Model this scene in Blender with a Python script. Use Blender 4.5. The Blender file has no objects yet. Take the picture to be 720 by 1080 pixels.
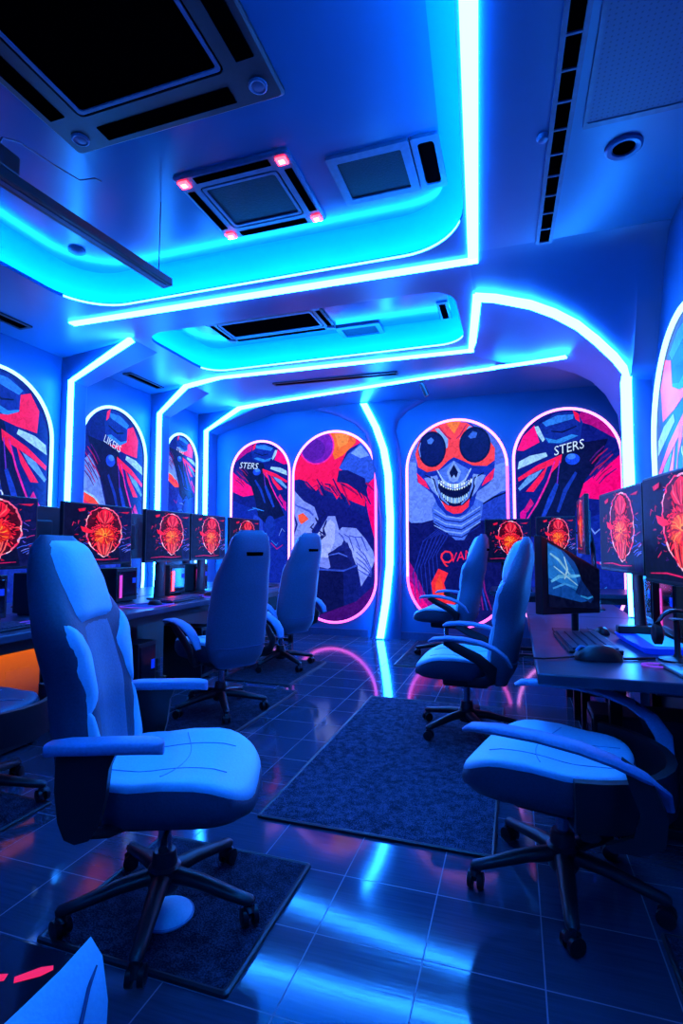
import bpy, bmesh, math, random
from mathutils import Vector, Matrix
random.seed(7)
scene = bpy.context.scene
COL = scene.collection
R = math.radians
PI = math.pi

# ------------------------------------------------------------------ materials
def lin(c):
    c = c / 255.0
    return c / 12.92 if c <= 0.04045 else ((c + 0.055) / 1.055) ** 2.4
def rgb(r, g, b): return (lin(r), lin(g), lin(b))

def mat(name, base, rough=0.5, metal=0.0, spec=0.5, emit=None, strength=0.0, vary=0.12, scale=30.0, bump=0.0, coat=0.0):
    m = bpy.data.materials.new(name); m.use_nodes = True
    nt = m.node_tree; b = nt.nodes['Principled BSDF']
    b.inputs['Roughness'].default_value = rough
    b.inputs['Metallic'].default_value = metal
    b.inputs['Specular IOR Level'].default_value = spec
    b.inputs['Coat Weight'].default_value = coat
    b.inputs['Coat Roughness'].default_value = 0.12
    tc = nt.nodes.new('ShaderNodeTexCoord')
    nz = nt.nodes.new('ShaderNodeTexNoise'); nz.inputs['Scale'].default_value = scale
    nz.inputs['Detail'].default_value = 3
    nt.links.new(tc.outputs['Object'], nz.inputs['Vector'])
    rp = nt.nodes.new('ShaderNodeValToRGB')
    rp.color_ramp.elements[0].position = 0.3; rp.color_ramp.elements[1].position = 0.7
    rp.color_ramp.elements[0].color = (*[max(0, c * (1 - vary)) for c in base], 1)
    rp.color_ramp.elements[1].color = (*[min(1, c * (1 + vary)) for c in base], 1)
    nt.links.new(nz.outputs['Fac'], rp.inputs['Fac'])
    nt.links.new(rp.outputs['Color'], b.inputs['Base Color'])
    if bump > 0:
        bp = nt.nodes.new('ShaderNodeBump'); bp.inputs['Strength'].default_value = bump
        bp.inputs['Distance'].default_value = 0.01
        nt.links.new(nz.outputs['Fac'], bp.inputs['Height'])
        nt.links.new(bp.outputs['Normal'], b.inputs['Normal'])
    if emit is not None:
        b.inputs['Emission Color'].default_value = (*emit, 1)
        b.inputs['Emission Strength'].default_value = strength
    return m

LEDC = (0.013, 0.215, 1.0)
M = {}
M['led'] = mat('led light', (0.2, 0.4, 0.8), emit=LEDC, strength=66)
M['led_cove'] = mat('cove led light', (0.2, 0.4, 0.8), emit=(0.004, 0.29, 1.0), strength=105)
M['led_line'] = mat('thin led light', (0.2, 0.4, 0.8), emit=(0.03, 0.24, 1.0), strength=24)
M['paint'] = mat('blue tinted wall paint', (0.02, 0.135, 0.31), 0.40, spec=0.4, vary=0.05, scale=3)
M['ceil'] = mat('satin ceiling paint', (0.025, 0.155, 0.32), 0.34, spec=0.45, vary=0.04, scale=2)
M['panel'] = mat('glossy stretched ceiling', (0.02, 0.125, 0.28), 0.2, spec=0.5, vary=0.03, scale=2)
M['cove'] = mat('matte cove paint', (0.015, 0.19, 0.40), 0.85, spec=0.04, vary=0.03, scale=2)
M['baseb'] = mat('dark skirting tile', (0.05, 0.07, 0.16), 0.35)
M['black'] = mat('black plastic', (0.012, 0.013, 0.018), 0.38, bump=0.05, scale=200)
M['blackm'] = mat('black satin metal', (0.014, 0.015, 0.02), 0.3, metal=0.4)
M['hole'] = mat('dark recess', (0.0006, 0.0006, 0.001), 0.9, spec=0.0)
M['acframe'] = mat('grey ac plastic', (0.05, 0.10, 0.20), 0.4)
M['acblack'] = mat('black ac plastic', (0.012, 0.014, 0.022), 0.4)
M['acgrille'] = mat('slate intake grille', (0.008, 0.013, 0.024), 0.5, spec=0.12, bump=0.2, scale=80)
M['white'] = mat('white leatherette', (0.30, 0.78, 0.98), 0.42, bump=0.12, scale=120, vary=0.05)
M['padseam'] = mat('pad seam', (0.17, 0.48, 0.72), 0.6)
M['seam'] = mat('seam thread', (0.05, 0.10, 0.22), 0.7)
M['shell'] = mat('dark slate leatherette', (0.022, 0.062, 0.11), 0.5, bump=0.12, scale=120)
M['grey'] = mat('slate leatherette', (0.055, 0.15, 0.25), 0.5, bump=0.12, scale=120)
M['midgrey'] = mat('mid grey leatherette', (0.04, 0.16, 0.27), 0.5, bump=0.12, scale=120)
M['arm'] = mat('grey arm pad', (0.10, 0.27, 0.48), 0.42, bump=0.05, scale=120)
M['steel'] = mat('steel', (0.3, 0.35, 0.45), 0.25, metal=1.0)
M['desk'] = mat('dark laminate desk', (0.045, 0.06, 0.10), 0.28, spec=0.55, scale=8, vary=0.3)
M['deskedge'] = mat('black desk edge', (0.01, 0.012, 0.018), 0.4)
M['key'] = mat('dark keycaps', (0.035, 0.05, 0.09), 0.45)
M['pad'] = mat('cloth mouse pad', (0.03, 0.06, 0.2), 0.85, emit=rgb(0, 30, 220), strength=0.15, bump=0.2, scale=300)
M['gloss'] = mat('black glass', (0.006, 0.008, 0.015), 0.1, spec=0.6)
M['pink'] = mat('magenta led', (0.4, 0.1, 0.3), emit=(0.9, 0.05, 0.5), strength=.8)
M['violet'] = mat('violet led', (0.2, 0.1, 0.4), emit=(0.3, 0.05, 0.9), strength=.6)
M['cyanpc'] = mat('blue device light', (0.1, 0.2, 0.4), emit=(0.0, 0.30, 1.0), strength=1.1)
M['bluepc'] = mat('deep blue device light', (0.05, 0.1, 0.3), emit=(0.0, 0.02, 0.9), strength=0.7)
M['redlamp'] = mat('red orange lamp', (0.4, 0.1, 0.1), emit=(1.0, 0.012, 0.02), strength=24)
M['redreflect'] = mat('painted red reflection', (0.2, 0.02, 0.04), emit=(1.0, 0.008, 0.06), strength=.8)  # emission that imitates red reflections on the side table glass
M['redcore'] = mat('peach lamp core', (0.6, 0.3, 0.2), emit=(1.0, 0.42, 0.28), strength=4.0)
M['rim_pink'] = mat('pink neon', (0.5, 0.2, 0.5), emit=(1.0, 0.30, 0.95), strength=2.6)
M['rim_mag'] = mat('magenta neon', (0.5, 0.1, 0.4), emit=(1.0, 0.12, 0.62), strength=2.6)
M['rim_cyan'] = mat('icy neon', (0.3, 0.4, 0.5), emit=(0.32, 0.72, 1.0), strength=2.6)
M['wire'] = mat('thin wire', (0.02, 0.03, 0.08), 0.5)

def gradient_glow(name, top, bottom, z0, z1, strength):
    m = mat(name, (0.05, 0.03, 0.02), 0.4)
    nt = m.node_tree; b = nt.nodes['Principled BSDF']
    tc = nt.nodes.new('ShaderNodeTexCoord'); sx = nt.nodes.new('ShaderNodeSeparateXYZ')
    mr = nt.nodes.new('ShaderNodeMapRange'); mr.inputs['From Min'].default_value = z0; mr.inputs['From Max'].default_value = z1
    rp = nt.nodes.new('ShaderNodeValToRGB')
    rp.color_ramp.elements[0].color = (*bottom, 1); rp.color_ramp.elements[1].color = (*top, 1)
    nt.links.new(tc.outputs['Object'], sx.inputs[0]); nt.links.new(sx.outputs['Z'], mr.inputs[0])
    nt.links.new(mr.outputs[0], rp.inputs[0]); nt.links.new(rp.outputs[0], b.inputs['Emission Color'])
    b.inputs['Emission Strength'].default_value = strength
    return m

def floor_material():
    m = bpy.data.materials.new('glossy slate tile'); m.use_nodes = True
    nt = m.node_tree; N = nt.nodes; L = nt.links; b = N['Principled BSDF']
    tc = N.new('ShaderNodeTexCoord'); sx = N.new('ShaderNodeSeparateXYZ'); L.new(tc.outputs['Object'], sx.inputs[0])
    def math_(op, a, c=None):
        n = N.new('ShaderNodeMath'); n.operation = op
        if isinstance(a, (int, float)): n.inputs[0].default_value = a
        else: L.new(a, n.inputs[0])
        if c is not None:
            if isinstance(c, (int, float)): n.inputs[1].default_value = c
            else: L.new(c, n.inputs[1])
        return n.outputs[0]
    TX, TY = 0.347, 0.312
    def line(coord, off, size, half):
        u = math_('DIVIDE', math_('SUBTRACT', coord, off), size)
        f = math_('FRACT', math_('ADD', u, 100.0))
        d = math_('MINIMUM', f, math_('SUBTRACT', 1.0, f))
        return math_('LESS_THAN', math_('MULTIPLY', d, size), half)
    g = math_('MAXIMUM', line(sx.outputs['X'], -0.636, TX, 0.0022), line(sx.outputs['Y'], 1.352, TY, 0.0022))
    # per tile value and brushed streaks
    ix = math_('FLOOR', math_('ADD', math_('DIVIDE', math_('SUBTRACT', sx.outputs['X'], -0.636), TX), 100.0))
    iy = math_('FLOOR', math_('ADD', math_('DIVIDE', math_('SUBTRACT', sx.outputs['Y'], 1.352), TY), 100.0))
    cx = N.new('ShaderNodeCombineXYZ'); L.new(ix, cx.inputs[0]); L.new(iy, cx.inputs[1])
    wn = N.new('ShaderNodeTexWhiteNoise'); L.new(cx.outputs[0], wn.inputs['Vector'])
    mp = N.new('ShaderNodeMapping'); mp.inputs['Scale'].default_value = (3, 60, 1); L.new(tc.outputs['Object'], mp.inputs['Vector'])
    nz = N.new('ShaderNodeTexNoise'); nz.inputs['Scale'].default_value = 1.6; nz.inputs['Detail'].default_value = 4
    L.new(mp.outputs[0], nz.inputs['Vector'])
    v = math_('ADD', math_('MULTIPLY', wn.outputs['Value'], 0.25), math_('MULTIPLY', nz.outputs['Fac'], 0.75))
    rp = N.new('ShaderNodeValToRGB'); L.new(v, rp.inputs[0])
    rp.color_ramp.elements[0].position = 0.25; rp.color_ramp.elements[0].color = (0.03, 0.042, 0.07, 1)
    rp.color_ramp.elements[1].position = 0.75; rp.color_ramp.elements[1].color = (0.055, 0.075, 0.12, 1)
    mx = N.new('ShaderNodeMix'); mx.data_type = 'RGBA'
    L.new(g, mx.inputs[0]); L.new(rp.outputs[0], mx.inputs[6]); mx.inputs[7].default_value = (0.13, 0.16, 0.22, 1)
    L.new(mx.outputs[2], b.inputs['Base Color'])
    rr = N.new('ShaderNodeMapRange'); L.new(nz.outputs['Fac'], rr.inputs[0])
    rr.inputs['To Min'].default_value = 0.05; rr.inputs['To Max'].default_value = 0.12
    ro = math_('MAXIMUM', rr.outputs[0], math_('MULTIPLY', g, 0.6))
    L.new(ro, b.inputs['Roughness'])
    b.inputs['IOR'].default_value = 1.7
    bp = N.new('ShaderNodeBump'); bp.inputs['Strength'].default_value = 0.06; bp.inputs['Distance'].default_value = 0.003
    L.new(math_('SUBTRACT', math_('MULTIPLY', nz.outputs['Fac'], 0.3), g), bp.inputs['Height']); L.new(bp.outputs[0], b.inputs['Normal'])
    return m

def rug_material(name, k=1.0):
    m = bpy.data.materials.new(name); m.use_nodes = True
    nt = m.node_tree; N = nt.nodes; L = nt.links; b = N['Principled BSDF']
    tc = N.new('ShaderNodeTexCoord')
    n1 = N.new('ShaderNodeTexNoise'); n1.inputs['Scale'].default_value = 26; n1.inputs['Detail'].default_value = 6; n1.inputs['Roughness'].default_value = 0.75
    n2 = N.new('ShaderNodeTexNoise'); n2.inputs['Scale'].default_value = 170; n2.inputs['Detail'].default_value = 2
    for n in (n1, n2): L.new(tc.outputs['Object'], n.inputs['Vector'])
    ad = N.new('ShaderNodeMath'); ad.operation = 'ADD'; L.new(n1.outputs[0], ad.inputs[0]); L.new(n2.outputs[0], ad.inputs[1])
    rp = N.new('ShaderNodeValToRGB'); L.new(ad.outputs[0], rp.inputs[0])
    rp.color_ramp.elements[0].position = 0.44 ; rp.color_ramp.elements[0].color = (0.018 * k, 0.025 * k, 0.05 * k, 1)
    rp.color_ramp.elements[1].position = 0.6; rp.color_ramp.elements[1].color = (0.16 * k, 0.2 * k, 0.34 * k, 1)
    mh = N.new('ShaderNodeMath'); mh.operation = 'MULTIPLY'; mh.inputs[1].default_value = 0.5; L.new(ad.outputs[0], mh.inputs[0])
    L.new(mh.outputs[0], rp.inputs[0])
    L.new(rp.outputs[0], b.inputs['Base Color']); b.inputs['Roughness'].default_value = 0.95
    b.inputs['Specular IOR Level'].default_value = 0.1
    bp = N.new('ShaderNodeBump'); bp.inputs['Strength'].default_value = 0.7; bp.inputs['Distance'].default_value = 0.012
    L.new(ad.outputs[0], bp.inputs['Height']); L.new(bp.outputs[0], b.inputs['Normal'])
    return m

def perforated_material():
    m = mat('perforated metal', (0.03, 0.05, 0.12), 0.5)
    nt = m.node_tree; N = nt.nodes; L = nt.links; b = N['Principled BSDF']
    tc = N.new('ShaderNodeTexCoord'); vo = N.new('ShaderNodeTexVoronoi'); vo.inputs['Scale'].default_value = 44
    vo.inputs['Randomness'].default_value = 0.0
    L.new(tc.outputs['Object'], vo.inputs['Vector'])
    rp = N.new('ShaderNodeValToRGB'); L.new(vo.outputs['Distance'], rp.inputs[0])
    rp.color_ramp.elements[0].position = 0.3; rp.color_ramp.elements[0].color = (0.004, 0.006, 0.012, 1)
    rp.color_ramp.elements[1].position = 0.42; rp.color_ramp.elements[1].color = (0.05, 0.085, 0.2, 1)
    L.new(rp.outputs[0], b.inputs['Base Color'])
    return m
M['floor'] = floor_material()
M['rug'] = rug_material('mottled navy carpet', 0.62)
M['mat'] = rug_material('dark navy mat', 0.34)
M['perf'] = perforated_material()
M['orange'] = gradient_glow('orange case glow', rgb(255, 110, 0), rgb(70, 16, 6), 0.30, 0.62, 0.75)

_art = {}
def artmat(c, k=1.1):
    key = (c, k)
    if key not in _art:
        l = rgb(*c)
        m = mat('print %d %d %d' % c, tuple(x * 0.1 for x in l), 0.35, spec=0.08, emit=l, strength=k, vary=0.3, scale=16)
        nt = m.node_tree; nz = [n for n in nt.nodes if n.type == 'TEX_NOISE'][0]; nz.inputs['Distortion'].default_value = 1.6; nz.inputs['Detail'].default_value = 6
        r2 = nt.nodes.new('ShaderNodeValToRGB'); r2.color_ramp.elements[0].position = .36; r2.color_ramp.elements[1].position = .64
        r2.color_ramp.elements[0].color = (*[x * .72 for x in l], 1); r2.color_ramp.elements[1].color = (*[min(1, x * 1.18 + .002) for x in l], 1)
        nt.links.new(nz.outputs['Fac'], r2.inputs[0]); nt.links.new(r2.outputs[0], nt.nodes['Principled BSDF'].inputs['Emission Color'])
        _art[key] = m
    return _art[key]

# ------------------------------------------------------------------ mesh helpers
class MB:
    def __init__(s): s.v = []; s.f = []; s.m = []
    def add(s, vs, fs, mi=0):
        o = len(s.v); s.v += [tuple(v) for v in vs]
        for f in fs: s.f.append([i + o for i in f]); s.m.append(mi)
        return s
    def box(s, x0, x1, y0, y1, z0, z1, mi=0, rz=0.0, piv=None):
        vs = [(x, y, z) for z in (z0, z1) for y in (y0, y1) for x in (x0, x1)]
        if rz:
            px, py = piv if piv else ((x0 + x1) / 2, (y0 + y1) / 2)
            c, n = math.cos(rz), math.sin(rz)
            vs = [(px + (x - px) * c - (y - py) * n, py + (x - px) * n + (y - py) * c, z) for x, y, z in vs]
        return s.add(vs, [(0, 2, 3, 1), (4, 5, 7, 6), (0, 1, 5, 4), (2, 6, 7, 3), (0, 4, 6, 2), (1, 3, 7, 5)], mi)
    def loft(s, rings, mi=0, closed=True, caps=True):
        n = len(rings[0]); vs = [p for r in rings for p in r]; fs = []
        for i in range(len(rings) - 1):
            for j in range(n if closed else n - 1):
                k = (j + 1) % n
                fs.append((i * n + j, i * n + k, (i + 1) * n + k, (i + 1) * n + j))
        if caps and closed:
            fs.append(tuple(range(n))[::-1]); fs.append(tuple((len(rings) - 1) * n + j for j in range(n)))
        return s.add(vs, fs, mi)
    def grid(s, fn, nu, nv, mi=0):
        vs = [fn(i / nu, j / nv) for i in range(nu + 1) for j in range(nv + 1)]
        fs = [(i * (nv + 1) + j, (i + 1) * (nv + 1) + j, (i + 1) * (nv + 1) + j + 1, i * (nv + 1) + j + 1) for i in range(nu) for j in range(nv)]
        return s.add(vs, fs, mi)
    def tube(s, pts, r, n=8, mi=0, flat=None, up=(0, 0, 1), caps=True):
        pts = [Vector(p) for p in pts]; rings = []
        for i, p in enumerate(pts):
            t = (pts[min(i + 1, len(pts) - 1)] - pts[max(i - 1, 0)]).normalized()
            u = Vector(up)
            if abs(t.dot(u)) > 0.95: u = Vector((0, 1, 0)) if abs(t.y) < 0.9 else Vector((1, 0, 0))
            a = t.cross(u).normalized(); b = a.cross(t).normalized()
            ri = r[i] if isinstance(r, (list, tuple)) else r
            ra, rb = (ri, ri) if flat is None else (flat[0] * ri, flat[1] * ri)
            rings.append([p + a * math.cos(2 * PI * k / n) * ra + b * math.sin(2 * PI * k / n) * rb for k in range(n)])
        return s.loft(rings, mi, caps=caps)
    def ribbon(s, pts, side, thick=0.012, width=0.05, nrm=None, mi=0):
        """flat bar along pts; side = vector across the bar, nrm = vector of its thickness"""
        pts = [Vector(p) for p in pts]; rings = []
        for i, p in enumerate(pts):
            a = Vector(side[i] if isinstance(side, list) else side).normalized() * width / 2
            n = Vector(nrm[i] if isinstance(nrm, list) else nrm).normalized() * thick
            rings.append([p - a, p + a, p + a + n, p - a + n])
        return s.loft(rings, mi)
    def lathe(s, prof, c=(0, 0, 0), n=20, mi=0):
        rings = [[(c[0] + r * math.cos(2 * PI * k / n), c[1] + r * math.sin(2 * PI * k / n), c[2] + z) for k in range(n)] for r, z in prof]
        return s.loft(rings, mi)
    def prism(s, poly, fn0, fn1, mi=0):
        return s.loft([[fn0(*p) for p in poly], [fn1(*p) for p in poly]], mi)
    def build(s, name, mats, parent=None, smooth=None, bevel=0.0, seg=2, sub=0, recalc=True):
        me = bpy.data.meshes.new(name); me.from_pydata(s.v, [], s.f)
        mats = mats if isinstance(mats, (list, tuple)) else [mats]
        for m in mats: me.materials.append(m)
        for p, mi in zip(me.polygons, s.m): p.material_index = mi
        bm = bmesh.new(); bm.from_mesh(me)
        if recalc: bmesh.ops.recalc_face_normals(bm, faces=bm.faces[:])
        if bevel:
            es = [e for e in bm.edges if len(e.link_faces) == 2 and e.calc_face_angle(0) > 0.6]
            bmesh.ops.bevel(bm, geom=es, offset=bevel, segments=seg, affect='EDGES', profile=0.5, clamp_overlap=True)
        bm.to_mesh(me); bm.free()
        if smooth is not None:
            for p in me.polygons: p.use_smooth = True
            me.set_sharp_from_angle(angle=R(smooth))
        o = bpy.data.objects.new(name, me); COL.objects.link(o)
        if parent is not None: o.parent = parent
        if sub:
            md = o.modifiers.new('smooth', 'SUBSURF'); md.levels = sub; md.render_levels = sub
        return o

def thing(name, label, cat, loc=(0, 0, 0), rz=0.0, group=None):
    o = bpy.data.objects.new(name, None); COL.objects.link(o)
    o.empty_display_size = 0.1
    o.location = loc; o.rotation_euler = (0, 0, rz)
    o['label'] = label; o['category'] = cat
    if group: o['group'] = group
    return o
def tag(o, label, cat, group=None):
    o['label'] = label; o['category'] = cat
    if group: o['group'] = group
    return o
def struct(o):
    o['kind'] = 'structure'; return o
def dup(root, loc, rz, label, group=None, scale=None):
    r = root.copy(); COL.objects.link(r); r.location = loc; r.rotation_euler = (0, 0, rz); r['label'] = label
    if group: r['group'] = group
    if scale: r.scale = scale
    for ch in list(root.children):
        c = ch.copy(); COL.objects.link(c); c.parent = r
        for g in ch.children:
            d = g.copy(); COL.objects.link(d); d.parent = c
    return r

def rrect(x0, x1, y0, y1, r, n=8):
    pts = []
    for cx, cy, a0 in ((x1 - r, y1 - r, 0), (x0 + r, y1 - r, 90), (x0 + r, y0 + r, 180), (x1 - r, y0 + r, 270)):
        for k in range(n + 1):
            a = R(a0 + 90 * k / n); pts.append((cx + r * math.cos(a), cy + r * math.sin(a)))
    return pts

# ------------------------------------------------------------------ camera
cam = bpy.data.cameras.new('camera'); co = bpy.data.objects.new('camera', cam); COL.objects.link(co)
cam.sensor_fit = 'VERTICAL'; cam.sensor_height = 36.0; cam.lens = 36.0 * 555 / 1080; cam.clip_start = 0.02
co.location = (0, 0, 1.25); co.rotation_euler = (R(90 + 3.6), 0, R(18.2))
scene.camera = co
scene.view_settings.view_transform = 'Standard'
scene.view_settings.look = 'None'
w = bpy.data.worlds.new('world'); scene.world = w; w.use_nodes = True
w.node_tree.nodes['Background'].inputs[0].default_value = (0.0, 0.01, 0.06, 1)
w.node_tree.nodes['Background'].inputs[1].default_value = 0.2

# ------------------------------------------------------------------ the room shell
XL, XR, XRB, YB, YF, ZC, ZP = -4.45, 0.93, 1.45, 7.0, -2.6, 3.2, 3.42
struct(MB().box(XL - .1, XRB + .1, YF - .1, YB + .1, -0.1, 0.0).build('floor', M['floor']))
struct(MB().box(XL - .12, XL, YF, YB, 0, ZP + .1).build('wall_left', M['paint']))
struct(MB().box(XL - .12, XRB + .12, YB, YB + .12, 0, ZP + .1).build('wall_back', M['paint']))
struct(MB().box(XL - .12, XRB + .12, YF - .12, YF, 0, ZP + .1).build('wall_front', M['paint']))
struct(MB().box(XR, XR + .12, YF, 4.1, 0, ZP + .1).build('wall_right', M['paint']))
struct(MB().box(XRB, XRB + .12, 4.1, YB, 0, ZP + .1).build('wall_right', M['paint']))
mb = MB()
for x0, x1 in ((-4.28, -1.92), (-1.46, 1.2)): mb.box(x0, x1, YB - .025, YB, 0, .10)
struct(mb.build('baseboard_back', M['baseb'], bevel=.004))

# ceiling soffit with two openings
REC = [(-3.36, -0.285, -1.4, 3.42, 0.40), (-3.27, -0.41, 3.96, 5.10, 0.24)]
def rmap(k, x, y): return (x + (max(0, (x + 2) / 1.73) * (3.6 - y) * .065 if k == 0 else 0), y)
bm = bmesh.new(); es = []
def loop(pts, z):
    vs = [bm.verts.new((x, y, z)) for x, y in pts]
    for i in range(len(vs)): es.append(bm.edges.new((vs[i], vs[(i + 1) % len(vs)])))
loop([(XL, YF), (XRB, YF), (XRB, YB), (XL, YB)], ZC)
for k, (x0, x1, y0, y1, r) in enumerate(REC): loop([rmap(k, *p) for p in rrect(x0, x1, y0, y1, r, 10)], ZC)
bmesh.ops.triangle_fill(bm, edges=es, use_beauty=True, normal=(0, 0, -1))
for f in bm.faces:
    if f.normal.z > 0: f.normal_flip()
me = bpy.data.meshes.new('ceiling'); bm.to_mesh(me); bm.free(); me.materials.append(M['ceil'])
o = bpy.data.objects.new('ceiling', me); COL.objects.link(o); struct(o)
for k, (x0, x1, y0, y1, r) in enumerate(REC):
    def ring(off, z): return [(*rmap(k, x, y), z) for x, y in rrect(x0 - off, x1 + off, y0 - off, y1 + off, max(.05, r + off), 10)]
    mb = MB(); rings = [ring(0, ZC), ring(0, ZC + .028), ring(.10, ZC + .030), ring(.10, ZP - .175)]
    for a in range(1, 11):
        t = a / 10 * PI / 2
        rings.append(ring(.10 - .18 * (1 - math.cos(t)), ZP - .175 + .175 * math.sin(t)))
    rings += [ring(-.09, ZP), ring(-.11, ZP)]
    mb.loft(rings, caps=False)
    c = rings[-1]; mb.add(c, [tuple(range(len(c)))], 1)
    o = mb.build('ceiling', [M['cove'], M['panel']], smooth=60, recalc=False); struct(o)

# portal ribs on the left wall (pilaster plus sloping bracket under the ceiling)
def rib(name, yw, yc, depth, xc=-3.4):
    poly = [(XL, 0), (-4.3, 0), (-4.3, 2.93), (xc, ZC), (XL, ZC)]
    f = lambda x, z: yw + (yc - yw) * max(0, (x + 4.3)) / (xc + 4.3)
    mb = MB().prism(poly, lambda x, z: (x, f(x, z), z), lambda x, z: (x, yw + depth, z))
    return struct(mb.build(name, M['paint'], bevel=.012))
rib('trim_1', 4.20, 4.01, .20); rib('trim_2', 5.62, 5.42, .2, -3.7); rib('trim_3', 6.70, 6.52, .29, -3.3)

# arched portal on the right: the ceiling dips into it, the underside flares towards the back
ARCH = [(-.26, 3.2), (-.1, 3.165), (.152, 3.077), (.32, 2.985), (.474, 2.873), (.6, 2.74), (.714, 2.60), (.775, 2.50), (.79, 2.42), (.79, 1.2), (.79, 0)]
ARC2 = [(-.36, 3.17), (-.1, 3.075), (.186, 3.01), (.4, 2.965), (.58, 2.89), (.72, 2.80), (.834, 2.664), (.932, 2.458), (.95, 2.269), (.96, 1.2), (.96, 0)]
def archpt(i, y, t):
    x, z = ARCH[i]
    return (x, y, ZC - .0008 - t * (ZC - z))
mb = MB(); rings = []
for k in range(9):
    y = 3.5 + .6 * k / 8; t = k / 8; t = t * t * (3 - 2 * t)
    rings.append([archpt(i, y, t) for i in range(9)] + [(XR + .02, y, ZC - .003 - t * (ZC - 2.40))])
mb.loft(rings, closed=False)
mb.add([(.79, 4.1, 0), (XR + .02, 4.1, 0), (XR + .02, 4.1, 2.42), (.79, 4.1, 2.42)], [(0, 1, 2, 3)])
rings = [[(x, 4.1, z) for x, z in ARCH], [(x * .5 + u * .5, 4.75, z * .5 + v * .5 + .02) for (x, z), (u, v) in zip(ARCH, ARC2)], [(x, 5.4, z) for x, z in ARC2]]
mb.loft(rings, closed=False)
b2 = [(x, 5.4, z) for x, z in ARC2]; b3 = [(XRB, 5.4, z) if i > 7 else (x, 5.4, ZC) for i, (x, z) in enumerate(ARC2)]
mb.loft([b2, b3], closed=False)
struct(mb.build('trim_4', M['paint'], smooth=40, recalc=False))

# half-round column on the back wall, flaring at its top
mb = MB(); rings = []
def colx(z): return (-1.66 + .07 * math.sin(PI * min(1, z / 2.6))) if z < 2.3 else -1.636 - .28 * ((z - 2.3) / .9) ** 1.8
for z in (0, .4, 1, 1.6, 2.0, 2.3, 2.6, 2.8, 2.95, 3.08, 3.2):
    w_ = .21 - .065 * math.sin(PI * min(1, z / 2.4)) + (.62 * max(0, (z - 2.7) / .5) ** 2.6)
    d_ = .11 + .05 * max(0, z - 2.5)
    rings.append([(colx(z) + w_ * math.cos(a), YB + .01 - d_ * math.sin(a), z) for a in [PI * k / 20 for k in range(21)]])
mb.loft(rings, closed=False)
struct(mb.build('trim_5', M['paint'], smooth=60, recalc=False))

# ------------------------------------------------------------------ LED strips
W = .068
def led(name, segs, label, material=None):
    mb = MB()
    for pts, side, nrm, wd in segs: mb.ribbon([Vector(p) + Vector((0, 0, -.004)) for p in pts], side, .014, wd, nrm)
    return tag(mb.build(name, material or M['led']), label, 'light strip')
led('led_strip', [([(-3.66, 3.545, ZC), (-.205, 3.585, ZC)], (0, 1, 0), (0, 0, -1), W),
                  ([(-.235, 3.615, ZC), (-.12, 1.82, ZC), (.17, -2.4, ZC)], (1, 0, 0), (0, 0, -1), W)],
    'L-shaped white-blue light strip bordering the large ceiling recess')
def wall_strip(pts, yoff=-.012):
    """strip on a rib front: runs down the wall, its face towards the room's front"""
    return (pts, [(1, 0, .25) if i == 0 else (1, 0, 0) for i in range(len(pts))], (0, -1, 0), W)
def leftframe(ceil_pts, yw, xs=-4.3):
    n = []; s = []; pts = list(ceil_pts) + [(xs - .005, yw - .006, 2.94), (xs - .005, yw - .006, 0.02)]
    out = []
    k = len(ceil_pts)
    P = [Vector(p) for p in pts]
    for i in range(len(P)):
        t = (P[min(i + 1, len(P) - 1)] - P[max(0, i - 1)]).normalized()
        if i < k - 1 or (i == 0 and k > 1): nn = Vector((0, 0, -1))
        elif i == k - 1: nn = Vector((0, -.75, -.66))
        else: nn = Vector((0, -1, 0))
        sd = t.cross(nn).normalized(); n.append(nn); s.append(sd)
    return (pts, s, n, W)
led('led_strip', [leftframe([(-3.39, 3.995, ZC - .004)], 4.20)], 'bent light strip between the first and second arched posters on the left wall')
# second frame: left wall, along the ceiling, step towards the front, arch, right pillar
seg2 = [([(-.375, 5.315, ZC - .002), (-.238, 4.09, ZC - .002)], (1, .1, 0), (0, 0, -1), W),
        leftframe([(-.32, 5.285, ZC - .002), (-3.2, 5.25, ZC - .002), (-3.76, 5.40, ZC - .004)], 5.62)]
ap = [(x, 4.088, z - .03) for x, z in ARCH[:8]] + [(.765, 4.088, 2.40), (.762, 4.088, 1.9), (.768, 4.088, 0.765)]
AP = [Vector(p) for p in ap]; sd = []
for i in range(len(AP)):
    t = (AP[min(i + 1, len(AP) - 1)] - AP[max(0, i - 1)]).normalized(); sd.append(t.cross(Vector((0, -1, 0))))
seg2.append((ap, sd, (0, -1, 0), W))
led('led_strip', seg2, 'long light strip crossing mid ceiling and curving down the right pillar')
led('led_strip', [([(0.462, 4.930, 2.916), (0.341, 5.100, 2.963), (0.182, 5.250, 3.004), (0.010, 5.340, 3.025), (-0.190, 5.395, 3.036)], [(.3, .95, 0)] * 5, [(-.3, 0, -.95)] * 5, W), leftframe([(-.17, 5.90, ZC - .002), (-.99, 6.01, ZC - .002), (-3.0, 6.38, ZC - .002), (-3.64, 6.51, ZC - .004)], 6.70)],
    'furthest ceiling light strip bending down into the back left corner')
# strip on the column
cp = []
for x, z in [(-1.93, 3.19), (-1.86, 3.05), (-1.76, 2.85), (-1.66, 2.55), (-1.60, 2.2), (-1.575, 1.6), (-1.585, 1.0), (-1.64, .5), (-1.72, .02)]:
    d_ = .117 + .05 * max(0, z - 2.5)
    cp.append((x, YB - d_ - .002, z))
led('led_strip', [(cp, (1, 0, 0), (0, -1, 0), .095)], 'curved vertical light strip on the column between the tall posters')
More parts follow.
